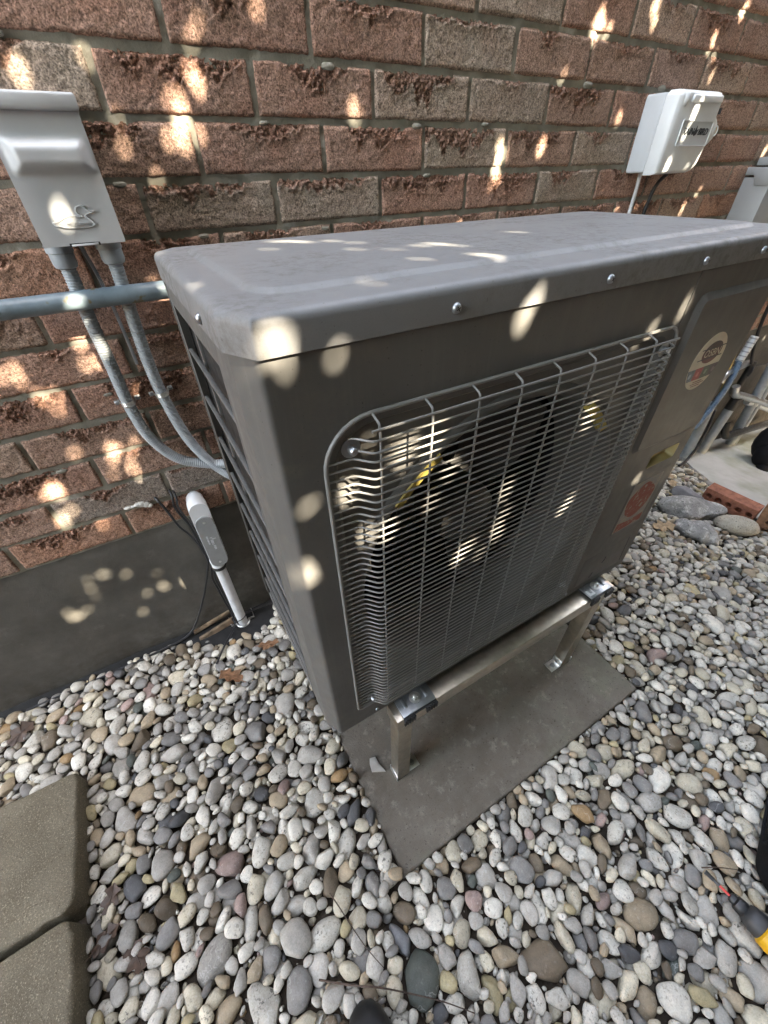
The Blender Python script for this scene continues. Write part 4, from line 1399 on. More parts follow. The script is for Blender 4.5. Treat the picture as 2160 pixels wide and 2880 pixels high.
pipe('yellow_tube', [(3.43, -.09, .75), (3.466, -.10, .61), (3.51, -.10, .42), (3.554, -.10, .26), (3.58, -.10, .1)], .005, 'brass', 'thin yellowish tube running down beside the unit', 'tube', 8)
pipe('twisted_wire', [(3.87, -.10, .24), (3.89, -.10, .27), (3.92, -.09, .295), (4.1, -.08, .27)], .006, 'cable', 'thin black wire curling between the risers', 'wire', 6)
m = MB()
for k, (c, r) in enumerate((((4.12, -.40, -.30), (.10, .09, .10)), ((4.20, -.34, -.24), (.11, .09, .14)), ((4.05, -.43, -.36), (.06, .05, .045)))):
    m.ball(c, *r, 16)
tag(m.build('black_bundle', MT['cloth'], None, (4.12, -.4, -.38), smooth=70), 'black lumpy bundle resting on the concrete path at the right edge', 'bundle')

# ------------------------------------------------------------------ bricks and rocks on the gravel
def perforated_brick(name, org, rot, label, mt, broken=False):
    L_, H_, T_ = .255, .085, .079
    t = NT
    m = MB()
    outer = [(0, 0), (L_, 0), (L_, H_), (0, H_)]
    # face with five round holes, built as a plate in x-z then given depth along y
    bm = bmesh.new()
    es = []
    loops = []
    def loop(pts):
        vs = [bm.verts.new((x, 0, z)) for x, z in pts]
        for i in range(len(vs)):
            es.append(bm.edges.new((vs[i], vs[(i + 1) % len(vs)])))
        loops.append([(x, z) for x, z in pts])
    loop(outer if not broken else [(0, 0), (L_ * .9, 0), (L_ * .96, .02), (L_ * .90, .045), (L_ * .93, H_ * .8), (L_ * .86, H_), (L_ * .4, H_ * 1.02), (.03, H_ * .93), (0, H_ * .7)])
    for k in range(5):
        cx = L_ * (k + .5) / 5 * (.96 if broken else 1)
        loop([(cx + .016 * math.cos(a), H_ / 2 + .016 * math.sin(a)) for a in np.linspace(0, 2 * math.pi, 15)[:-1]])
    bmesh.ops.triangle_fill(bm, use_beauty=True, edges=es, normal=(0, -1, 0))
    bm.verts.index_update()
    v = [q.co[:] for q in bm.verts]
    f = [tuple(q.index for q in g.verts) for g in bm.faces]
    bm.free()
    m.add(v, f)
    m.add([(x, T_, z) for x, y, z in v], [g[::-1] for g in f])
    for lp in loops:
        n = len(lp)
        if lp is loops[0] and not broken:
            # stretcher face on top with three scored grooves
            m.add([(x, 0, z) for x, z in lp] + [(x, T_, z) for x, z in lp], [(0, 1, 5, 4), (1, 2, 6, 5), (3, 0, 4, 7)])
            xs = [0]
            for g in (.052, .098, .195, .228):
                xs += [g - .002, g - .0012, g + .0012, g + .002]
            xs.append(L_)
            zz = [H_] + [H_, H_ - .003, H_ - .003, H_] * 4 + [H_]
            k = len(xs)
            m.add([(x, 0, z) for x, z in zip(xs, zz)] + [(x, T_, z) for x, z in zip(xs, zz)], [(i, i + 1, k + i + 1, k + i) for i in range(k - 1)])
        else:
            m.add([(x, 0, z) for x, z in lp] + [(x, T_, z) for x, z in lp], [(i, (i + 1) % n, n + (i + 1) % n, n + i) for i in range(n)])
    me = m.mesh(name, MT[mt], merge=True, smooth=25)
    o = bpy.data.objects.new(name, me)
    COL.objects.link(o)
    o.location = org
    o.rotation_euler = rot
    tag(o, label, 'brick', 'loose perforated bricks on the gravel')
    return o


perforated_brick('perforated_brick', (3.035, -.462, -.186), (0.03, .02, R(-86)), 'red brick with round holes and scored grooves on top, lying beside the path', 'roughbrick')
bb = perforated_brick('broken_brick', (0, 0, 0), (0, 0, 0), 'broken orange-brown perforated brick leaning at the right edge beside the red one', 'clay', True)
ux = Vector((.20, .05, .97)).normalized()
uy = Vector((.97, .18, -.2))
uy = (uy - ux * uy.dot(ux)).normalized()
uz = ux.cross(uy)
Mb = Matrix.Identity(4)
for i in range(3):
    Mb[i][0], Mb[i][1], Mb[i][2], Mb[i][3] = ux[i], uy[i], uz[i] * 1.35, (3.085, -.845, -.232)[i]
bb.matrix_world = Mb


def pebble_shape(i, subd):
    bm = bmesh.new()
    bmesh.ops.create_icosphere(bm, subdivisions=subd, radius=1)
    co = np.array([v.co[:] for v in bm.verts])
    fs = [[v.index for v in f.verts] for f in bm.faces]
    bm.free()
    r = np.random.RandomState(100 + i)
    a, b, c = .5, .5 * r.uniform(.58, .92), .5 * r.uniform(.38, .68)
    e = r.uniform(.72, 1.0)
    n = np.sign(co) * np.abs(co) ** e
    n /= (np.abs(n) ** 2).sum(1, keepdims=True) ** .5 * .5 + .5
    d = np.zeros(len(co))
    for k in range(5):
        w_ = r.normal(size=3) * r.uniform(1.0, 2.4)
        d += np.sin(co @ w_ + r.uniform(0, 6.28)) * .055
    p = n * (1 + d)[:, None]
    for k in range(r.randint(1, 6)):
        u = r.normal(size=3)
        u /= np.linalg.norm(u)
        h = r.uniform(.66, .88)
        p = p - np.outer(np.maximum(p @ u - h, 0) * .88, u)
    if subd >= 2:
        q = p / np.linalg.norm(p, axis=1, keepdims=True)
        f = r.uniform(1.6, 3.2)
        p = p * (1 + (.050 * vn(q[:, 0] * f + i, q[:, 1] * f, q[:, 2] * f, 300 + i) + .018 * vn(q[:, 0] * 6 + i, q[:, 1] * 6, q[:, 2] * 6, 400 + i))[:, None])
    tp = r.uniform(-.25, .25)
    p[:, 1:] *= (1 + tp * p[:, :1])
    return p * np.array([a, b, c]), fs


def mat_limestone():
    t = NT('weathered_limestone')
    ob = t.obj()
    a = t.noise(ob, 16, 7, .68)
    c = t.mix(t.ramp(a, (.35, 0.), (.65, 1.)), (.21, .208, .20), (.38, .37, .35))
    wv = t.ramp(t.noise(ob, 28, 7, .75, None, 1.2), (.52, 0.), (.62, .9))
    c = t.mix(wv, c, (.55, .535, .50))
    dk = t.ramp(t.noise(ob, 60, 5, .7), (.57, 0.), (.66, .8))
    c = t.mix(dk, c, (.06, .058, .055))
    n1 = t.bump(t.noise(ob, 45, 6, .7), .9, .012)
    t.P(Base_Color=c, Roughness=.85, Specular_IOR_Level=.3, Normal=n1)
    return t.mat


MT['limestone'] = mat_limestone()


def rock(name, c, ax, rot, col, label, cat, seed, rough=.10, spk=.5):
    p, fs = pebble_shape(seed, 4)
    p = p * 2 * np.array(ax) / np.abs(p * 2).max(0)
    l = np.linalg.norm(p, axis=1, keepdims=True)
    q = p / max(ax)
    nz = vn(q[:, 0] * 2.6, q[:, 1] * 2.6, q[:, 2] * 2.6, seed) * rough + np.abs(vn(q[:, 0] * 7, q[:, 1] * 7, q[:, 2] * 7, seed + 1)) * rough * .35 + vn(q[:, 0] * 22, q[:, 1] * 22, q[:, 2] * 22, seed + 2) * rough * .10
    p = p * (1 + nz[:, None])
    cc = np.repeat(np.array(col)[None], len(p), 0) * (1 + .15 * vn(q[:, 0] * 4, q[:, 1] * 4, q[:, 2] * 4, seed + 5)[:, None])
    me = color_mesh(name, p, fs, cc, MT['limestone' if 'lime' in name else 'pebble'], (0, 0, 0), np.full(len(p), spk))
    o = bpy.data.objects.new(name, me)
    COL.objects.link(o)
    o.location = c
    o.rotation_euler = rot
    return tag(o, label, cat)


rock('limestone_rock', (2.80, -.50, -.128), (.185, .085, .062), (0, .13, -.55), (.27, .262, .25), 'large long grey limestone rock lying across the gravel beside the red brick', 'rock', 3, .17, 1.)
rock('limestone_rock', (2.62, -.645, -.10), (.118, .075, .052), (0, .1, -1.0), (.285, .275, .26), 'rough grey limestone rock in front of the longest rock', 'rock', 7, .22, 1.)
rock('speckled_rock', (2.885, -.71, -.13), (.105, .065, .050), (0, .1, -.78), (.36, .325, .26), 'smooth oval cream rock with dark speckles, below the red brick', 'rock', 5, .04, 1.)
rock('grey_rock', (2.985, -.40, -.17), (.095, .05, .042), (0, .1, -1.25), (.20, .195, .20), 'smooth dark grey oblong rock behind the long limestone rock', 'rock', 9, .05, .2)

# ------------------------------------------------------------------ bag, drill, boot at the frame edge
E1, E2, BC = np.array([.96, .28]), np.array([.28, -.96]), np.array([1.335, -1.412])


def bagp(a, b, z):
    q = BC + E1 * a + E2 * b
    return (q[0], q[1], z)


rings = []
for z, ins in zip([-.004, .012, .05, .11, .16, .20, .215, .225], [.02, .004, 0, -.004, .004, .015, .035, .075]):
    rg_ = []
    for a, b in rrect(ins, .40 - ins, ins, .23 - ins, .06 - ins * .4, 7):
        x, y, zz = bagp(a, b, z)
        rg_.append((x + .010 * float(vn(x * 9, y * 9, z * 9, 77)), y + .010 * float(vn(x * 9, y * 9, z * 9, 78)), zz))
    rings.append(rg_)
bag = emp('tool_bag', bagp(.2, .115, 0), 'black fabric bag standing on the pebbles at the right edge', 'bag')
MB().loft(rings).build('bag_body', MT['cloth'], bag, smooth=70)
MB().tube([bagp(a, -.006, z) for a, z in rrect(.08, .30, .05, .15, .03, 5)], .0035, 6, False, 0, True).build('pocket_seam', MT['cloth'], bag, smooth=60)
MB().tube(sub([bagp(.12, .115, .21), bagp(.14, .115, .27), bagp(.2, .115, .30), bagp(.26, .115, .27), bagp(.28, .115, .21)], 5), .012, 8).build('carry_handle', MT['cloth'], bag, smooth=60)

dl = emp('cordless_drill', (1.265, -1.44, .0), 'yellow and black cordless drill lying on the pebbles below the bag, bit pointing left', 'drill')
A = np.array([1.2575, -1.376, .036])
Bv = np.array([.07, -.99, .06])
Bv = Bv / np.linalg.norm(Bv)
S_ = np.cross(Bv, [0, 0, 1])
S_ /= np.linalg.norm(S_)
U_ = np.cross(S_, Bv)
at_ = lambda d, s=0, u=0: A + Bv * d + S_ * s + U_ * u
MB().cyl(at_(-.028), at_(.0), .0034, 6).build('bit_tip', MT['toolgrey'], dl)
MB().cyl(at_(-.030), at_(-.012), .0055, 6, .004).build('bit_collar', MT['black'], dl)
MB().cyl(at_(.0), at_(.024), .0030, 6).build('bit_shank', MT['red'], dl)
MB().lathe(at_(.020), Bv, [(.003, 0), (.009, .001), (.0105, .006), (.0105, .010), (.015, .013), (.0165, .020), (.0165, .028), (.014, .032)], 20).build('chuck', MT['black'], dl, smooth=40)
MB().lathe(at_(.050), Bv, [(.014, 0), (.020, .003), (.024, .010), (.027, .030), (.026, .034)], 20).build('gear_housing', MT['toolgrey'], dl, smooth=40)
body = MB().lathe(at_(.083), Bv, [(.026, 0), (.031, .003), (.033, .02), (.033, .085), (.029, .10), (.012, .106), (.0005, .107)], 24)
hd = []
for k, (d, u, a, b) in enumerate(((.135, -.0, .020, .017), (.14, .05, .019, .017), (.15, .10, .018, .017), (.155, .135, .024, .020))):
    c = at_(d, -u * .96, -u * .05)
    hd.append([c + Bv * a * math.cos(q) + U_ * b * math.sin(q) for q in np.linspace(0, 2 * math.pi, 17)[:-1]])
bo = MB()
bo.v, bo.f, bo.m = body.v, body.f, body.m
bo.loft(hd)
b_ = bo.build('drill_body', MT['toolyellow'], dl, smooth=50)
for d, s, u in ((.100, .004, .0315), (.122, .012, .0315), (.110, -.018, .0265)):
    c = at_(d, s, u)
    MB().ball((0, 0, 0), .009, .006, .004, 12).build('vent_grip', MT['black'], dl).location = c
cb = at_(.157, -.15, -.0)
MB().box(-.04, .04, -.030, .030, -.028, .028).build('battery', MT['black'], dl, bevel=.006).location = cb

# ------------------------------------------------------------------ leaves and twigs
def leaf(c, size, ang, tilt, label, mt, seed, name='oak_leaf'):
    r = np.random.RandomState(seed)
    n = 44
    top = []
    for i in range(n):
        t = i / n * 2 * math.pi
        lobes = 1 + .30 * math.cos(7 * t + r.uniform(-.2, .2)) + .10 * math.cos(13 * t)
        x = math.cos(t) * .5 * (.86 + .14 * lobes)
        y = math.sin(t) * .30 * lobes
        top.append((x, y))
    vs = [(0, 0, .0)] + [(x * .5, y * .5, .03 * math.sin(9 * x) + .05 * abs(y)) for x, y in top] + [(x, y, .10 * abs(y) + .06 * math.sin(6 * x + seed)) for x, y in top]
    fs = [(0, 1 + i, 1 + (i + 1) % n) for i in range(n)] + [(1 + i, 1 + n + i, 1 + n + (i + 1) % n, 1 + (i + 1) % n) for i in range(n)]
    m = MB().add([(x * size, y * size, z * size) for x, y, z in vs], fs)
    m.add([(x * size, y * size, z * size - .0006) for x, y, z in vs], [f[::-1] for f in fs])
    m.tube([(-.72 * size, 0, .02 * size), (-.5 * size, 0, .03 * size), (.4 * size, 0, .012 * size)], [.0013, .0012, .0006], 5)
    o = link(name, m.mesh(name, MT[mt], smooth=60), None, c)
    o.rotation_euler = (tilt, r.uniform(-.2, .2), ang)
    return tag(o, label, 'leaf')


leaf((.404, -.264, .020), .085, 2.2, .35, 'brown lobed dry leaf on the pebbles in front of the white riser', 'leaf', 3)
leaf((.552, -.222, .028), .075, -.5, -.4, 'curled brown leaf nearest the corner of the unit, below its side grille', 'leaf', 5)
leaf((-.205, -.110, .014), .075, .6, .3, 'dark wet leaf on the pebbles at the left edge by the foundation', 'leafdark', 7)
leaf((.015, -.668, .008), .055, 1.1, .2, 'dark brown leaf tucked beside the joint between the two paving blocks', 'leafdark', 11)
leaf((.000, -.735, .006), .060, .4, -.2, 'reddish-brown leaf in the gap right of the nearest paving block', 'leafdark', 13)
leaf((.060, -.800, .006), .065, 1.9, .25, 'large brown leaf lying near the bottom left between the pebbles', 'leafdark', 17)
leaf((3.02, -.30, -.165), .07, .3, .2, 'pale dry leaf at the corner of the concrete path', 'leafpale', 19)
leaf((3.10, -.24, -.178), .06, 1.3, -.2, 'small pale leaf fragment behind the unit at the path corner', 'leafpale', 23)
leaf((2.47, -.54, -.07), .10, -.6, .2, 'pale brown leaf under the left end of the long limestone rock', 'leafpale', 29)


def twig(pts, r, label):
    P = sub(pts, 5)
    rr = np.linspace(r, r * .5, len(P))
    tag(MB().tube(P, rr, 6).build('twig', MT['twig'], None, pts[0], smooth=60), label, 'twig', 'twigs lying on the pebbles')


twig([(.470, -.925, .018), (.480, -.960, .024), (.490, -1.0, .018), (.505, -1.05, .022), (.522, -1.09, .014)], .0016, 'thin dark twig running down between pebbles to a forked twig, near the bottom')
twig([(.395, -1.035, .016), (.457, -1.080, .026), (.505, -1.112, .027), (.554, -1.150, .024), (.603, -1.19, .02), (.65, -1.235, .012)], .0020, 'long dark twig lying across the pebbles above the black boot')
twig([(1.262, -1.340, .022), (1.29, -1.357, .030), (1.33, -1.385, .026)], .0018, 'short twig resting on a tan stone near the drill bit')

# ------------------------------------------------------------------ pebbles
TONES = {'white': ((.50, .468, .40), 1.0), 'grey': ((.335, .312, .272), .4), 'midgrey': ((.18, .17, .155), .3), 'slate': ((.075, .074, .074), .2),
         'tan': ((.31, .245, .165), .4), 'brown': ((.12, .092, .062), .2), 'green': ((.080, .088, .074), .2), 'pink': ((.28, .20, .172), .6),
         'yellow': ((.33, .275, .16), .4), 'rust': ((.28, .18, .09), .3), 'cream': ((.46, .41, .31), .8)}
WORD = {'white': 'whitish speckled', 'grey': 'light grey', 'midgrey': 'mid-grey', 'slate': 'dark slate-grey', 'tan': 'tan', 'brown': 'olive-brown',
        'green': 'dark green-grey', 'pink': 'pinkish', 'yellow': 'yellowish', 'rust': 'rust-coloured', 'cream': 'cream'}
KEYS = list(TONES)
PROB = np.array([.32, .25, .12, .022, .075, .06, .01, .018, .03, .006, .15])
PROB = PROB / PROB.sum()
SPECIAL = [((.600, -1.163), 'green', .092, 'large dark green-grey stone under the long twig, right of the black boot'),
           ((.815, -1.243), 'brown', .099, 'largest stone of the bed, a rough dark brown one near the bottom, right of centre'),
           ((.595, -1.071), 'bluegrey', .062, 'smooth blue-grey stone just above the dark green-grey one'),
           ((.624, -1.026), 'brown', .055, 'olive-brown stone just in front of the near pad corner'),
           ((.740, -1.086), 'pink', .044, 'pink granite pebble in front of the concrete pad, near its corner'),
           ((.489, -.890), 'brown', .060, 'flat dark brown oval stone left of the near pad corner'),
           ((.445, -.959), 'white', .077, 'large pale angular stone left of the pad corner, in front of the brown oval'),
           ((.393, -.974), 'grey', .075, 'pale grey peaked stone left of the forked twig'),
           ((.574, -.713), 'rust', .049, 'rust-coloured angular stone beside the left edge of the pad'),
           ((.612, -.806), 'slate', .062, 'black-grey long stone leaning on the left edge of the pad'),
           ((1.317, -1.273), 'white', .084, 'big white stone with brown stains left of the black bag'),
           ((1.358, -1.201), 'white', .081, 'big whitish speckled stone, just beyond the stained one'),
           ((1.132, -1.174), 'tan', .060, 'tan wedge-shaped stone in front of the concrete pad'),
           ((.144, -.732), 'brown', .060, 'banded brown stone right of the joint between the paving blocks'),
           ((.229, -.686), 'tan', .060, 'peach-tan rounded stone among grey pebbles, left of the pad'),
           ((.211, -.390), 'grey', .077, 'large smooth grey-beige heart-shaped stone in front of the foundation'),
           ((.284, -.292), 'yellow', .058, 'mossy yellow-green stone in front of the foundation'),
           ((.103, -.300), 'brown', .060, 'flat brown stone farther left than the heart-shaped one'),
           ((1.328, -1.381), 'tan', .066, 'tan stone under the short twig beside the drill bit'),
           ((1.103, -1.326), 'tan', .079, 'large tan-orange stone in the lower right, in front of the pad'),
           ((.712, -1.051), 'midgrey', .053, 'grey flat stone left of the pink granite pebble'),
           ((.656, -1.176), 'white', .070, 'long whitish stone standing beside the dark green-grey one'),
           ((1.148, -1.271), 'grey', .066, 'smooth grey stone between the tan wedge and the tan-orange one'),
           ((.050, -.690), 'slate', .070, 'dark grey speckled oblong stone by the paving block joint'),
           ((.115, -.790), 'midgrey', .066, 'smooth grey oval stone below the banded one'),
           ((.365, -1.02), 'midgrey', .070, 'flat grey stone near the bottom edge, left of the boot')]

# The bed is packed stone by stone: every pebble drops until it touches what lies
# below it, in the lowest of a few places; pad, blocks, path and rocks stay free.
CELL, west_edge, south_edge = .003, -.62, -1.98
cells_across, cells_deep = int((3.72 - west_edge) / CELL), int((.0 - south_edge) / CELL)
ccx, ccy = np.meshgrid(west_edge + (np.arange(cells_across) + .5) * CELL, south_edge + (np.arange(cells_deep) + .5) * CELL, indexing='ij')
SLOPE = -.17 * np.maximum(0, ccx - 1.9)


def in_poly(poly):
    c = np.zeros(ccx.shape, bool)
    for (x1, y1), (x2, y2) in zip(poly, poly[1:] + poly[:1]):
        if y1 != y2:
            c ^= ((y1 > ccy) != (y2 > ccy)) & (ccx < (x2 - x1) * (ccy - y1) / (y2 - y1) + x1)
    return c


def in_ell(x, y, a, b, ang):
    u, v = (ccx - x) * math.cos(ang) + (ccy - y) * math.sin(ang), -(ccx - x) * math.sin(ang) + (ccy - y) * math.cos(ang)
    return (u / a) ** 2 + (v / b) ** 2 < 1


free = in_poly([(-.6, -.006), (-.6, -1.10), (.25, -1.55), (1.1, -1.95), (1.95, -1.72), (2.95, -1.28), (3.146, -.80), (3.24, -.634), (3.34, -.42), (3.43, -.267), (3.60, -.006)])
free &= ~((ccx > .641) & (ccx < 1.547) & (ccy > -.985) & (ccy < -.079))
free &= ~((ccx < -.040) & (ccy > -1.0) & (ccy < -.335 - .02 * (ccx + .03)))
for e in ((2.80, -.50, .165, .072, -.55), (2.62, -.645, .118, .072, -1.0), (2.885, -.71, .09, .055, -.78), (2.985, -.40, .082, .042, -1.25), (.497, -.047, .023, .023, 0), (.455, -1.25, .045, .14, 0)):
    free &= ~in_ell(*e)
free &= ~in_poly([(3.032, -.46), (3.112, -.465), (3.13, -.725), (3.05, -.722)])
free &= ~in_poly([(3.06, -.725), (3.17, -.71), (3.19, -.83), (3.08, -.845)])
dip = np.exp(-(((ccx - .49) / .13) ** 2 + ((ccy + .03) / .085) ** 2))
LEVEL = SLOPE + .004 - .018 * ((ccy < -.985) & (ccx > .55)) - .052 * dip + .006 * vn(ccx * 3, ccy * 3, 0, 5)
H = np.where(free, LEVEL - .033 - .0015 * vn(ccx * 14, ccy * 14, 3, 8), 5.0)
BASE = H.copy()
OWNER = np.full(H.shape, -1, int)
fi, fj = np.nonzero(free)
prng = np.random.RandomState(3)
AX = []
for i in range(14):
    AX.append(np.ptp(pebble_shape(i, 2)[0], axis=0) / 2)
peb = []


def foot(L, s, q):
    """Lower and upper height maps of a tilted ellipsoid on the grid."""
    a = AX[s] * L
    Rm = np.array(q.to_matrix())
    Mx = Rm @ np.diag(1 / a ** 2) @ Rm.T
    n = int(a.max() / CELL) + 1
    d = np.arange(-n, n + 1) * CELL
    X, Y = np.meshgrid(d, d, indexing='ij')
    b = Mx[0, 2] * X + Mx[1, 2] * Y
    c = Mx[0, 0] * X * X + 2 * Mx[0, 1] * X * Y + Mx[1, 1] * Y * Y - 1
    D = b * b - Mx[2, 2] * c
    ok = D > 0
    r = np.sqrt(np.where(ok, D, 0))
    lo, hi = (-b - r) / Mx[2, 2], (-b + r) / Mx[2, 2]
    return n, np.where(ok, lo, 9.0), np.where(ok, hi, -9.0), ok


def rest(i, j, n, lo):
    if i - n < 0 or j - n < 0 or i + n >= cells_across or j + n >= cells_deep:
        return None
    return (H[i - n:i + n + 1, j - n:j + n + 1] - lo).max()


def put(i, j, z, n, hi, ok, L, s, q):
    sl = (slice(i - n, i + n + 1), slice(j - n, j + n + 1))
    up = ok & (z + hi > H[sl])
    H[sl] = np.where(up, z + hi, H[sl])
    OWNER[sl] = np.where(up, len(peb), OWNER[sl])
    peb.append([ccx[i, j], ccy[i, j], z, L, s, q])


def drop(L, tilt, lim, cands=14):
    s = prng.randint(14)
    q = Euler((prng.normal(0, tilt), prng.normal(0, tilt), prng.uniform(0, 6.283))).to_quaternion()
    n, lo, hi, ok = foot(L, s, q)
    k = prng.randint(len(fi), size=90)
    hh = H[fi[k], fj[k]] - LEVEL[fi[k], fj[k]]
    best = None
    low = np.argsort(hh + .003 * prng.uniform(size=90))[:36]
    for m_ in k[prng.choice(low, cands, replace=False)]:
        z = rest(fi[m_], fj[m_], n, lo)
        if z is None:
            continue
        sc_ = z + hi.max() - LEVEL[fi[m_], fj[m_]]
        if best is None or sc_ < best[0]:
            best = (sc_, fi[m_], fj[m_], z)
    if best is None or best[0] > lim:
        return False
    put(best[1], best[2], best[3], n, hi, ok, L, s, q)
    return True


def fill(med, sg, count, tilt, lim, patience, least=.022):
    fails = 0
    for k in range(count):
        if drop(float(np.clip(np.exp(prng.normal(math.log(med), sg)), least, .086)), tilt, lim):
            fails = 0
        else:
            fails += 1
            if fails > patience:
                break


fill(.033, .22, 700, .35, -.010, 200)
own = {}
forced = {}
for (sx_, sy_), kd, L_, lab in SPECIAL:
    s = prng.choice([i for i in range(14) if AX[i][1] < .78 * AX[i][0]] if kd in ('brown', 'tan', 'white') else range(14))
    q = Euler((prng.normal(0, .12), prng.normal(0, .12), prng.uniform(0, 6.283))).to_quaternion()
    n, lo, hi, ok = foot(L_, s, q)
    i, j = int((sx_ - west_edge) / CELL), int((sy_ - south_edge) / CELL)
    best = None
    for di in range(-6, 7, 2):
        for dj in range(-6, 7, 2):
            z = rest(i + di, j + dj, n, lo)
            if z is not None and (best is None or z < best[0] - 1e-4):
                best = (z, i + di, j + dj)
    if best is None or best[0] > 1:
        continue
    z = max(best[0], LEVEL[i, j] + .008 - hi.max())
    own[len(peb)], forced[len(peb)] = lab, kd
    put(best[1], best[2], z, n, hi, ok, L_, s, q)
fill(.055, .22, 9000, .20, .011, 60)
fill(.045, .20, 14000, .26, .010, 90)
fill(.033, .17, 14000, .35, .007, 180)
fill(.018, .25, 9000, .5, -.002, 400, .009)
st_ = 4
gxs, gys, gh = ccx[::st_, ::st_], ccy[::st_, ::st_], np.where(free, BASE, LEVEL - .04)[::st_, ::st_] + .007
nx_, ny_ = gh.shape
ii, jj = np.meshgrid(np.arange(nx_ - 1), np.arange(ny_ - 1), indexing='ij')
a_ = (ii * ny_ + jj).ravel()
me = bpy.data.meshes.new('soil')
me.from_pydata(np.stack([gxs, gys, gh], -1).reshape(-1, 3).tolist(), [], np.stack([a_, a_ + ny_, a_ + ny_ + 1, a_ + 1], 1).tolist())
me.materials.append(MT['soil'])
me.polygons.foreach_set('use_smooth', [True] * len(me.polygons))
tag(link('soil', me), kind='structure')
share = np.bincount(OWNER[OWNER >= 0], minlength=len(peb))
show = []
for k, r in enumerate(peb):
    u, v = project(r[:3])
    d2 = ((np.array(r[:3]) - CP) ** 2).sum()
    inside = -20 < u < 2180 and -20 < v < 2900
    hid = .60 < r[0] < 1.55 and r[1] > -.78 and False
    show.append((share[k] / d2 if inside else share[k] * 1e-4) + (1e6 if k in own else 0))
order = [k for k in np.argsort(-np.array(show)) if share[k] > 4]
own = {n_: own[k] for n_, k in enumerate(order) if k in own}
forced = {n_: forced[k] for n_, k in enumerate(order) if k in forced}
NP_ = len(order)
xyz = np.array([peb[k][:3] for k in order])
size = np.array([peb[k][3] for k in order])
shp = [peb[k][4] for k in order]
quats = [peb[k][5] for k in order]
print('pebbles', len(peb), NP_)
rng = np.random.RandomState(77)
TONES['bluegrey'] = ((.185, .187, .19), .2)
WORD['bluegrey'] = 'blue-grey'
kinds = rng.choice(len(KEYS), NP_, p=PROB)
KEYS.append('bluegrey')
for k, kd in forced.items():
    kinds[k] = KEYS.index(kd)
bright = rng.normal(1, .13, NP_).clip(.7, 1.3)


LANDMARKS = [((.455, -1.13), 'the black boot'), ((1.26, -1.40), 'the drill'), ((1.40, -1.40), 'the black bag'), ((.60, -1.163), 'the dark green-grey stone'),
             ((.815, -1.243), 'the rough brown stone'), ((1.103, -1.326), 'the tan-orange stone'), ((1.317, -1.273), 'the stained white stone'),
             ((.637, -.989), 'the near pad corner'), ((.85, -1.0), 'the near pad front'), ((1.10, -1.0), 'the middle of the pad front'), ((1.33, -1.0), 'the far pad front'),
             ((1.551, -.989), 'the far pad corner'), ((1.56, -.75), 'the right pad edge'), ((1.56, -.4), 'the rear right pad edge'), ((-.04, -.66), 'the joint of the paving blocks'),
             ((-.03, -.36), 'the far paving block corner'), ((-.04, -.85), 'the nearest paving block'), ((.211, -.39), 'the heart-shaped stone'), ((.284, -.292), 'the mossy stone'),
             ((.50, -.10), 'the white riser'), ((.404, -.264), 'the lobed brown leaf'), ((.552, -.222), 'the curled leaf'), ((-.2, -.06), 'the leaf at the left edge'), ((.1, -.04), 'the foundation'),
             ((2.62, -.64), 'the nearer limestone rock'), ((2.80, -.50), 'the long limestone rock'), ((2.885, -.71), 'the speckled rock'), ((3.05, -.6), 'the red brick'), ((.445, -.959), 'the pale angular stone'),
             ((.144, -.732), 'the banded stone'), ((.229, -.686), 'the peach-tan stone'), ((.612, -.806), 'the black-grey stone'), ((.574, -.713), 'the rust-coloured stone'), ((1.132, -1.174), 'the tan wedge'),
             ((.40, -.60), 'the gravel left of the unit'), ((1.9, -1.0), 'the gravel right of the pad'), ((2.2, -.8), 'the gravel before the rocks')]


def zone(x, y):
    d = [math.hypot(x - a, y - b) for (a, b), _ in LANDMARKS]
    k = int(np.argmin(d))
    (a, b), nm = LANDMARKS[k]
    dx, dy = x - a, y - b
    if nm.startswith('the gravel'):
        return 'in ' + nm
    far = 'just ' if d[k] < .085 else ''
    if abs(dx) > abs(dy):
        return far + ('right of ' if dx > 0 else 'left of ') + nm
    return far + ('beyond ' if dy > 0 else 'in front of ') + nm


SH3 = [pebble_shape(i, 3) for i in range(14)]
SH2 = [pebble_shape(i, 2) for i in range(14)]
SH1 = [pebble_shape(i, 1) for i in range(14)]
bv, bf, bc, ba = [], [], [], []
kk = 0
for i in range(NP_):
    q = quats[i]
    col, spk = TONES[KEYS[kinds[i]]]
    col = np.array(col) * bright[i]
    spk = spk * rng.uniform(.5, 1.1)
    if i < 300:
        p, fs = SH3[shp[i]]
        p = p * size[i]
        o = bpy.data.objects.new('pebble', color_mesh('pebble', p, fs, np.repeat(col[None], len(p), 0), MT['pebble'], (0, 0, 0), np.full(len(p), spk)))
        COL.objects.link(o)
        o.location = xyz[i]
        o.rotation_mode = 'QUATERNION'
        o.rotation_quaternion = q
        ext = np.ptp(SH3[shp[i]][0], axis=0)
        form = 'long' if ext[1] < .70 else ('flat' if ext[2] < .50 else 'rounded')
        big = 'large ' if size[i] > .062 else ('small ' if size[i] < .044 else '')
        tag(o, own.get(i) or '%s%s %s pebble %s' % (big, WORD[KEYS[kinds[i]]], form, zone(*xyz[i, :2])), 'pebble', 'river pebbles of the gravel bed')
    else:
        p, fs = (SH3 if i < 500 else SH2 if i < 3600 else SH1)[shp[i]]
        Rm = np.array(q.to_matrix())
        p = (p * size[i]) @ Rm.T + xyz[i]
        bv.append(p)
        bf.append(np.array(fs) + kk)
        bc.append(np.repeat(col[None], len(p), 0))
        ba.append(np.full(len(p), spk))
        kk += len(p)
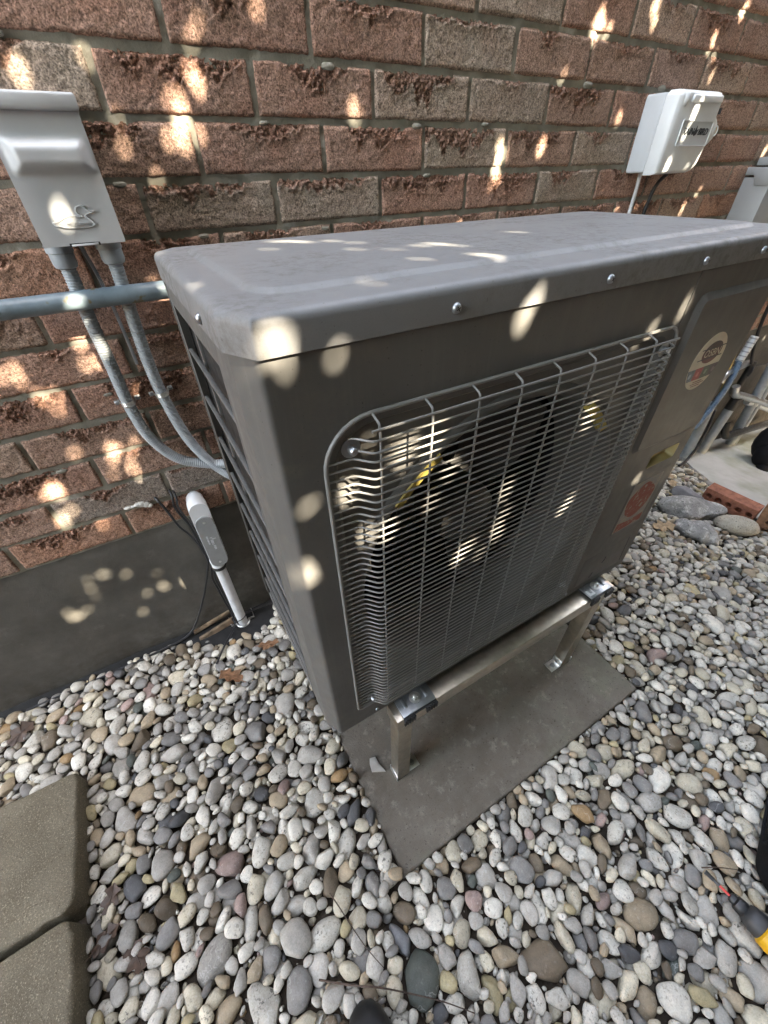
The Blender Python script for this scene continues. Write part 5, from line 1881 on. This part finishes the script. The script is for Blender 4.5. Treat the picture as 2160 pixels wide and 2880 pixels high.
o = link('pebbles', color_mesh('pebbles', np.concatenate(bv), np.concatenate(bf).tolist(), np.concatenate(bc), MT['pebble'], (0, 0, 0), np.concatenate(ba)))
tag(o, 'the many other pebbles of the gravel bed', 'pebbles', None, 'stuff')

# ------------------------------------------------------------------ boot of the person taking the picture
bt = emp('boot', (.46, -1.28, 0), 'black rounded boot toe at the bottom edge of the picture', 'boot')
rings = []
for y, wx, h, zb in ((-1.128, .012, .030, .018), (-1.134, .026, .044, .010), (-1.150, .040, .056, .008), (-1.18, .049, .064, .008), (-1.22, .052, .070, .008), (-1.26, .046, .088, .008), (-1.30, .040, .115, .008), (-1.35, .038, .15, .008), (-1.40, .037, .16, .008), (-1.43, .028, .15, .010)):
    rings.append([(.455 + .92 * wx * np.sign(math.cos(a)) * abs(math.cos(a)) ** .8 , y + .022, zb + .003 + h * (.5 + .5 * np.sign(math.sin(a)) * abs(math.sin(a)) ** .8)) for a in np.linspace(0, 2 * math.pi, 25)[:-1]])
MB().loft(rings).build('upper', MT['boot'], bt, smooth=70)
m = MB()
sole = [(.455 + .044 * math.cos(a) * (1 if math.sin(a) > -.2 else .9), -1.253 + .150 * math.sin(a)) for a in np.linspace(0, 2 * math.pi, 33)[:-1]]
m.prism([(x, y, -.006) for x, y in sole], (0, 0, .018))
m.build('sole', MT['black'], bt, bevel=.003)
MB().lathe((.455, -1.368, .15), (0, 0, 1), [(.045, -.02), (.047, 0), (.048, .08), (.050, .16), (.044, .165), (.001, .10)], 20).build('shaft', MT['boot'], bt, smooth=60)
for k in range(4):
    y = -1.223 - .022 * k
    MB().tube([(.430, y, .082 + .016 * k), (.455, y + .003, .088 + .016 * k), (.480, y, .082 + .016 * k)], .0025, 5).build('lace', MT['cable'], bt)

# ------------------------------------------------------------------ fence and tree on the far side of the yard (behind the viewer)
fe = emp('board_fence', (1.5, -2.35, 0), 'brown board fence across the narrow yard, behind the viewer', 'fence')
bme = MB().box(0, .136, -.02, 0, -.1, 2.12).mesh('board', MT['fence'], (0, 0, 0), bevel=.003)
for i in range(82):
    inst('board', bme, fe, (-5.0 + .14 * i, -2.33, rng.uniform(-.01, .01)))
for z in (.35, 1.65):
    MB().box(-5.0, 6.34, -2.40, -2.352, z, z + .09).build('fence_rail', MT['fence'], fe)
ge = emp('added_light_screen', (6.4, -1.2, -.8), 'tall brown board screen, unseen, added at the right end to block sky light', 'screen')  # unseen boards added to shut out sky light from the right
gme = MB().box(0, .136, -.02, 0, -.4, 3.6).mesh('board', MT['fence'], (0, 0, 0), bevel=.003)
for i in range(16):
    inst('board', gme, ge, (6.36, -2.28 + .14 * i, rng.uniform(-.01, .01) - .2), (0, 0, math.pi / 2))
MB().box(6.39, 6.44, -2.28, -.04, 1.3, 1.4).build('screen_rail', MT['fence'], ge)
tree = emp('garden_tree', (3.2, -5.0, -.1), 'leafy tree behind the fence, its crown shading the wall', 'tree')
MB().tube(sub([(3.2, -5.0, -.2), (3.15, -4.95, 1.2), (3.0, -4.8, 2.4), (2.8, -4.5, 3.4), (2.6, -4.2, 4.2)], 5), np.linspace(.17, .07, 21), 12).build('trunk', MT['trunk'], tree, smooth=60)
sp_rng = np.random.RandomState(9)
SPOTS = [(a, b, c, d * sp_rng.uniform(.18, .42)) for a, b, c, d in [(0.749,0.000,1.419,0.016),(0.751,0.000,1.396,0.012),(0.738,0.000,1.356,0.010),(0.627,0.000,1.355,0.006),(0.614,0.000,1.470,0.006),(0.634,0.000,1.394,0.003),(0.792,0.000,1.445,0.008),(0.779,0.000,1.462,0.006),(0.812,0.000,1.519,0.004),(0.797,0.000,1.499,0.006),(0.789,0.000,1.433,0.006),(0.669,0.000,1.310,0.003),(0.514,0.000,1.443,0.006),(0.406,0.000,0.994,0.013),(0.414,0.000,1.037,0.006),(0.296,0.000,0.937,0.007),(0.297,0.000,0.949,0.004),(0.365,0.000,0.757,0.009),(0.406,0.000,0.761,0.008),(0.394,0.000,0.720,0.008),(0.347,0.000,0.715,0.005),(0.296,0.000,0.798,0.005),(0.217,0.000,0.725,0.012),(0.217,0.000,0.703,0.012),(0.193,0.000,0.635,0.007),(0.189,0.000,0.618,0.006),(0.482,0.000,0.918,0.003),(0.264,0.000,0.576,0.003),(0.252,0.000,1.000,0.008),(0.614,0.000,1.097,0.006),(1.849,0.000,1.609,0.010),(1.866,0.000,1.589,0.008),(2.075,0.000,1.611,0.006),(2.386,0.000,1.606,0.006),(2.390,0.000,1.581,0.006),(2.422,0.000,1.568,0.004),(2.440,0.000,1.526,0.005),(2.492,0.000,1.663,0.005),(1.558,0.000,1.324,0.009),(1.556,0.000,1.306,0.008),(1.566,0.000,1.290,0.006),(1.719,0.000,1.361,0.009),(1.717,0.000,1.346,0.006),(1.754,0.000,1.498,0.003),(2.027,0.000,1.422,0.003),(2.564,0.000,1.188,0.006),(2.557,0.000,1.165,0.006),(1.439,0.000,1.182,0.003),(3.004,0.000,1.343,0.006),(0.924,0.000,1.544,0.004),(2.631,0.000,1.224,0.003),(1.119,0.000,1.415,0.003),(0.190,0.000,0.407,0.006),(0.142,0.000,0.369,0.007),(0.143,0.000,0.339,0.004),(0.243,0.000,0.378,0.010),(0.318,0.000,0.337,0.003),(0.311,0.000,0.282,0.008),(0.321,0.000,0.263,0.005),(0.378,0.000,0.245,0.003),(0.265,0.000,0.269,0.005),(0.073,0.000,0.284,0.008),(0.057,0.000,0.286,0.006),(0.103,0.000,0.295,0.002),(0.221,0.000,0.200,0.005),(0.151,0.000,0.410,0.002),(0.755,-0.398,1.234,0.003),(0.789,-0.427,1.234,0.008),(0.796,-0.443,1.234,0.006),(0.772,-0.413,1.234,0.006),(0.849,-0.498,1.234,0.006),(0.938,-0.592,1.234,0.009),(0.944,-0.615,1.234,0.006),(0.931,-0.577,1.234,0.006),(0.924,-0.697,1.234,0.006),(0.919,-0.686,1.234,0.006),(0.923,-0.710,1.234,0.004),(0.831,-0.452,1.234,0.004),(0.745,-0.738,1.234,0.003),(0.820,-0.554,1.234,0.005),(0.844,-0.669,1.234,0.004),(0.861,-0.587,1.234,0.003),(0.728,-0.479,1.234,0.003),(1.110,-0.558,1.234,0.002),(0.906,-0.583,1.234,0.007),(0.683,-0.775,1.184,0.002),(0.926,-0.775,1.198,0.007),(0.924,-0.775,1.188,0.006),(0.921,-0.775,1.177,0.006),(0.914,-0.775,1.183,0.005),(0.630,-0.775,1.027,0.004),(0.638,-0.775,1.030,0.003),(0.610,-0.775,0.935,0.008),(0.620,-0.775,0.922,0.010),(0.621,-0.775,0.910,0.008),(0.615,-0.775,0.942,0.007),(0.618,-0.775,1.201,0.002),(0.637,-0.775,1.200,0.002),(1.263,-0.775,1.150,0.002),(1.194,-0.775,1.123,0.003),(1.374,-0.775,0.786,0.002),(0.844,-0.799,0.844,0.010),(0.853,-0.799,0.859,0.010),(0.870,-0.799,0.866,0.006),(0.893,-0.799,0.833,0.003),(0.919,-0.799,0.876,0.008),(0.927,-0.799,0.857,0.006),(0.931,-0.799,0.904,0.004),(0.716,-0.799,0.978,0.006),(0.717,-0.799,0.962,0.006),(0.725,-0.799,0.968,0.005),(0.762,-0.799,1.088,0.003),(0.778,-0.799,1.065,0.003),(0.807,-0.799,1.029,0.004),(0.811,-0.799,1.023,0.002),(1.064,-0.799,1.042,0.003),(1.067,-0.799,1.027,0.003),(1.069,-0.799,1.015,0.003),(1.092,-0.799,0.853,0.005),(1.083,-0.799,0.840,0.004),(0.921,-0.799,0.960,0.004),(0.923,-0.799,0.939,0.004),(0.784,-0.799,0.986,0.004),(0.679,-0.755,1.017,0.008),(0.682,-0.755,1.004,0.009),(0.674,-0.755,1.013,0.008),(0.691,-0.755,1.017,0.006),(0.757,-0.755,1.038,0.006),(0.765,-0.755,1.025,0.005),(0.775,-0.755,1.053,0.006),(0.716,-0.755,1.072,0.003),(0.490,-0.100,1.267,0.001),(0.445,-0.080,1.131,0.004),(0.454,-0.080,1.131,0.003),(2.225,-0.115,1.441,0.006),(2.225,-0.115,1.418,0.006),(2.211,-0.115,1.378,0.006),(2.354,-0.115,1.327,0.005),(2.344,-0.115,1.314,0.005),(2.189,-0.115,1.320,0.003),(2.183,-0.115,1.303,0.003),(2.293,-0.115,1.301,0.003)]]
for (px, py, pz, r) in list(SPOTS):
    if py > -.02 and r > .0022:
        for _ in range(sp_rng.randint(0, 3)):
            an = sp_rng.uniform(0, 6.28)
            SPOTS.append((px + .03 * math.cos(an), py, pz + .036 * math.sin(an), r * sp_rng.uniform(.25, .7)))
e1 = np.cross(SUN, [0, 0, 1])
e1 /= np.linalg.norm(e1)
e2 = np.cross(e1, SUN)
O_ = np.array([1.0, -.4, .8])
cs = np.array([(x, y, z) for x in (-1.3, 4.7) for y in (-1.7, 0) for z in (-.3, 2.15)]) - O_
a0, a1 = (cs @ e1).min() - .15, (cs @ e1).max() + .15
b0, b1 = (cs @ e2).min() - .15, (cs @ e2).max() + .95
rl = np.random.RandomState(31)


def leaves(cen, nrm, la, ratio):
    ua = np.cross(nrm, rl.normal(size=cen.shape))
    ua /= np.linalg.norm(ua, axis=1, keepdims=True)
    ub = np.cross(nrm, ua)
    lb_ = la * ratio
    keep = np.ones(len(cen), bool)
    for (px, py, pz, r) in SPOTS:  # gaps cut through the crown along the beam to each chosen sun spot
        p = np.array([px, py, pz])
        t = ((cen - p) * nrm).sum(1) / (nrm @ SUN)
        h = p + t[:, None] * SUN - cen
        keep &= ~((((h * ua).sum(1)) / (la + r)) ** 2 + (((h * ub).sum(1)) / (lb_ + r)) ** 2 < 1)
    c_, a_, b_, n_ = cen[keep], ua[keep] * la[keep, None], ub[keep] * lb_[keep, None], nrm[keep] * la[keep, None] * .5
    pat = [(-1, 0, 0), (-.5, .8, .1), (.35, .85, .1), (1, 0, -.15), (.35, -.85, .1), (-.5, -.8, .1)]
    return np.stack([c_ + a_ * x + b_ * y + n_ * z for x, y, z in pat], 1).reshape(-1, 3)


NL = int((a1 - a0) * (b1 - b0) * 12.5 / .0034)
cen = O_ + rl.uniform(a0, a1, NL)[:, None] * e1 + rl.uniform(b0, b1, NL)[:, None] * e2 + rl.uniform(2.8, 3.9, NL)[:, None] * SUN
nrm = rl.normal(size=(NL, 3)) * .5 + SUN
nrm /= np.linalg.norm(nrm, axis=1, keepdims=True)
V = [leaves(cen, nrm, rl.uniform(.036, .056, NL), rl.uniform(.55, .75, NL))]
# small filler leaves added to narrow each gap to a sun spot
for (px, py, pz, r) in SPOTS:
    p = np.array([px, py, pz])
    k = 190
    ang = rl.uniform(0, 2 * math.pi, k)
    rad = r + .010 + .10 * rl.uniform(0, 1, k) ** .75
    base = p + ((O_ - p) @ SUN + rl.uniform(2.8, 3.4, k))[:, None] * SUN
    cen = base + (rad * np.cos(ang))[:, None] * e1 + (rad * np.sin(ang))[:, None] * e2
    nrm = rl.normal(size=(k, 3)) * .3 + SUN
    nrm /= np.linalg.norm(nrm, axis=1, keepdims=True)
    V.append(leaves(cen, nrm, rl.uniform(.012, .024, k), rl.uniform(.6, .8, k)))
V = np.concatenate(V)
F = (np.arange(len(V) // 6)[:, None] * 6 + np.arange(6)[None]).tolist()
me = bpy.data.meshes.new('crown')
me.from_pydata((V - ORG[tree.name]).tolist(), [], F)
me.materials.append(MT['canopy'])
o = link('crown', me, tree)
o['kind'] = 'stuff'
# coarse unseen trees added left and right to block light from behind
for tx, x0, x1 in ((-3.6, -3.4, -1.0), (8.6, 4.4, 13.0)):
    tr = emp('garden_tree', (tx, -5.2, -.1), 'unseen tree added behind the fence to block light, %s of the shading one' % ('left' if tx < 0 else 'right'), 'tree')
    MB().tube([(tx, -5.2, -.3), (tx + .1, -5.0, 1.5), (tx, -4.6, 3.6)], [.16, .13, .07], 10).build('trunk', MT['trunk'], tr, smooth=60)
    cs = np.array([(x, y, z) for x in (x0, x1) for y in (-2.2, 0) for z in (-.3, 2.6)]) - O_
    k = 11000
    cen = O_ + rl.uniform((x0 - 1.0), (x1 - 1.0), k)[:, None] * np.array([1, 0, 0]) + rl.uniform((cs @ e2).min(), (cs @ e2).max() + .6, k)[:, None] * e2 + rl.uniform(2.9, 4.6, k)[:, None] * SUN
    nrm = rl.normal(size=(k, 3)) * .5 + SUN
    nrm /= np.linalg.norm(nrm, axis=1, keepdims=True)
    V = leaves(cen, nrm, rl.uniform(.11, .17, k), rl.uniform(.55, .75, k))
    me = bpy.data.meshes.new('crown')
    me.from_pydata((V - ORG[tr.name]).tolist(), [], (np.arange(len(V) // 6)[:, None] * 6 + np.arange(6)[None]).tolist())
    me.materials.append(MT['canopy'])
    o = link('crown', me, tr)
    o['kind'] = 'stuff'
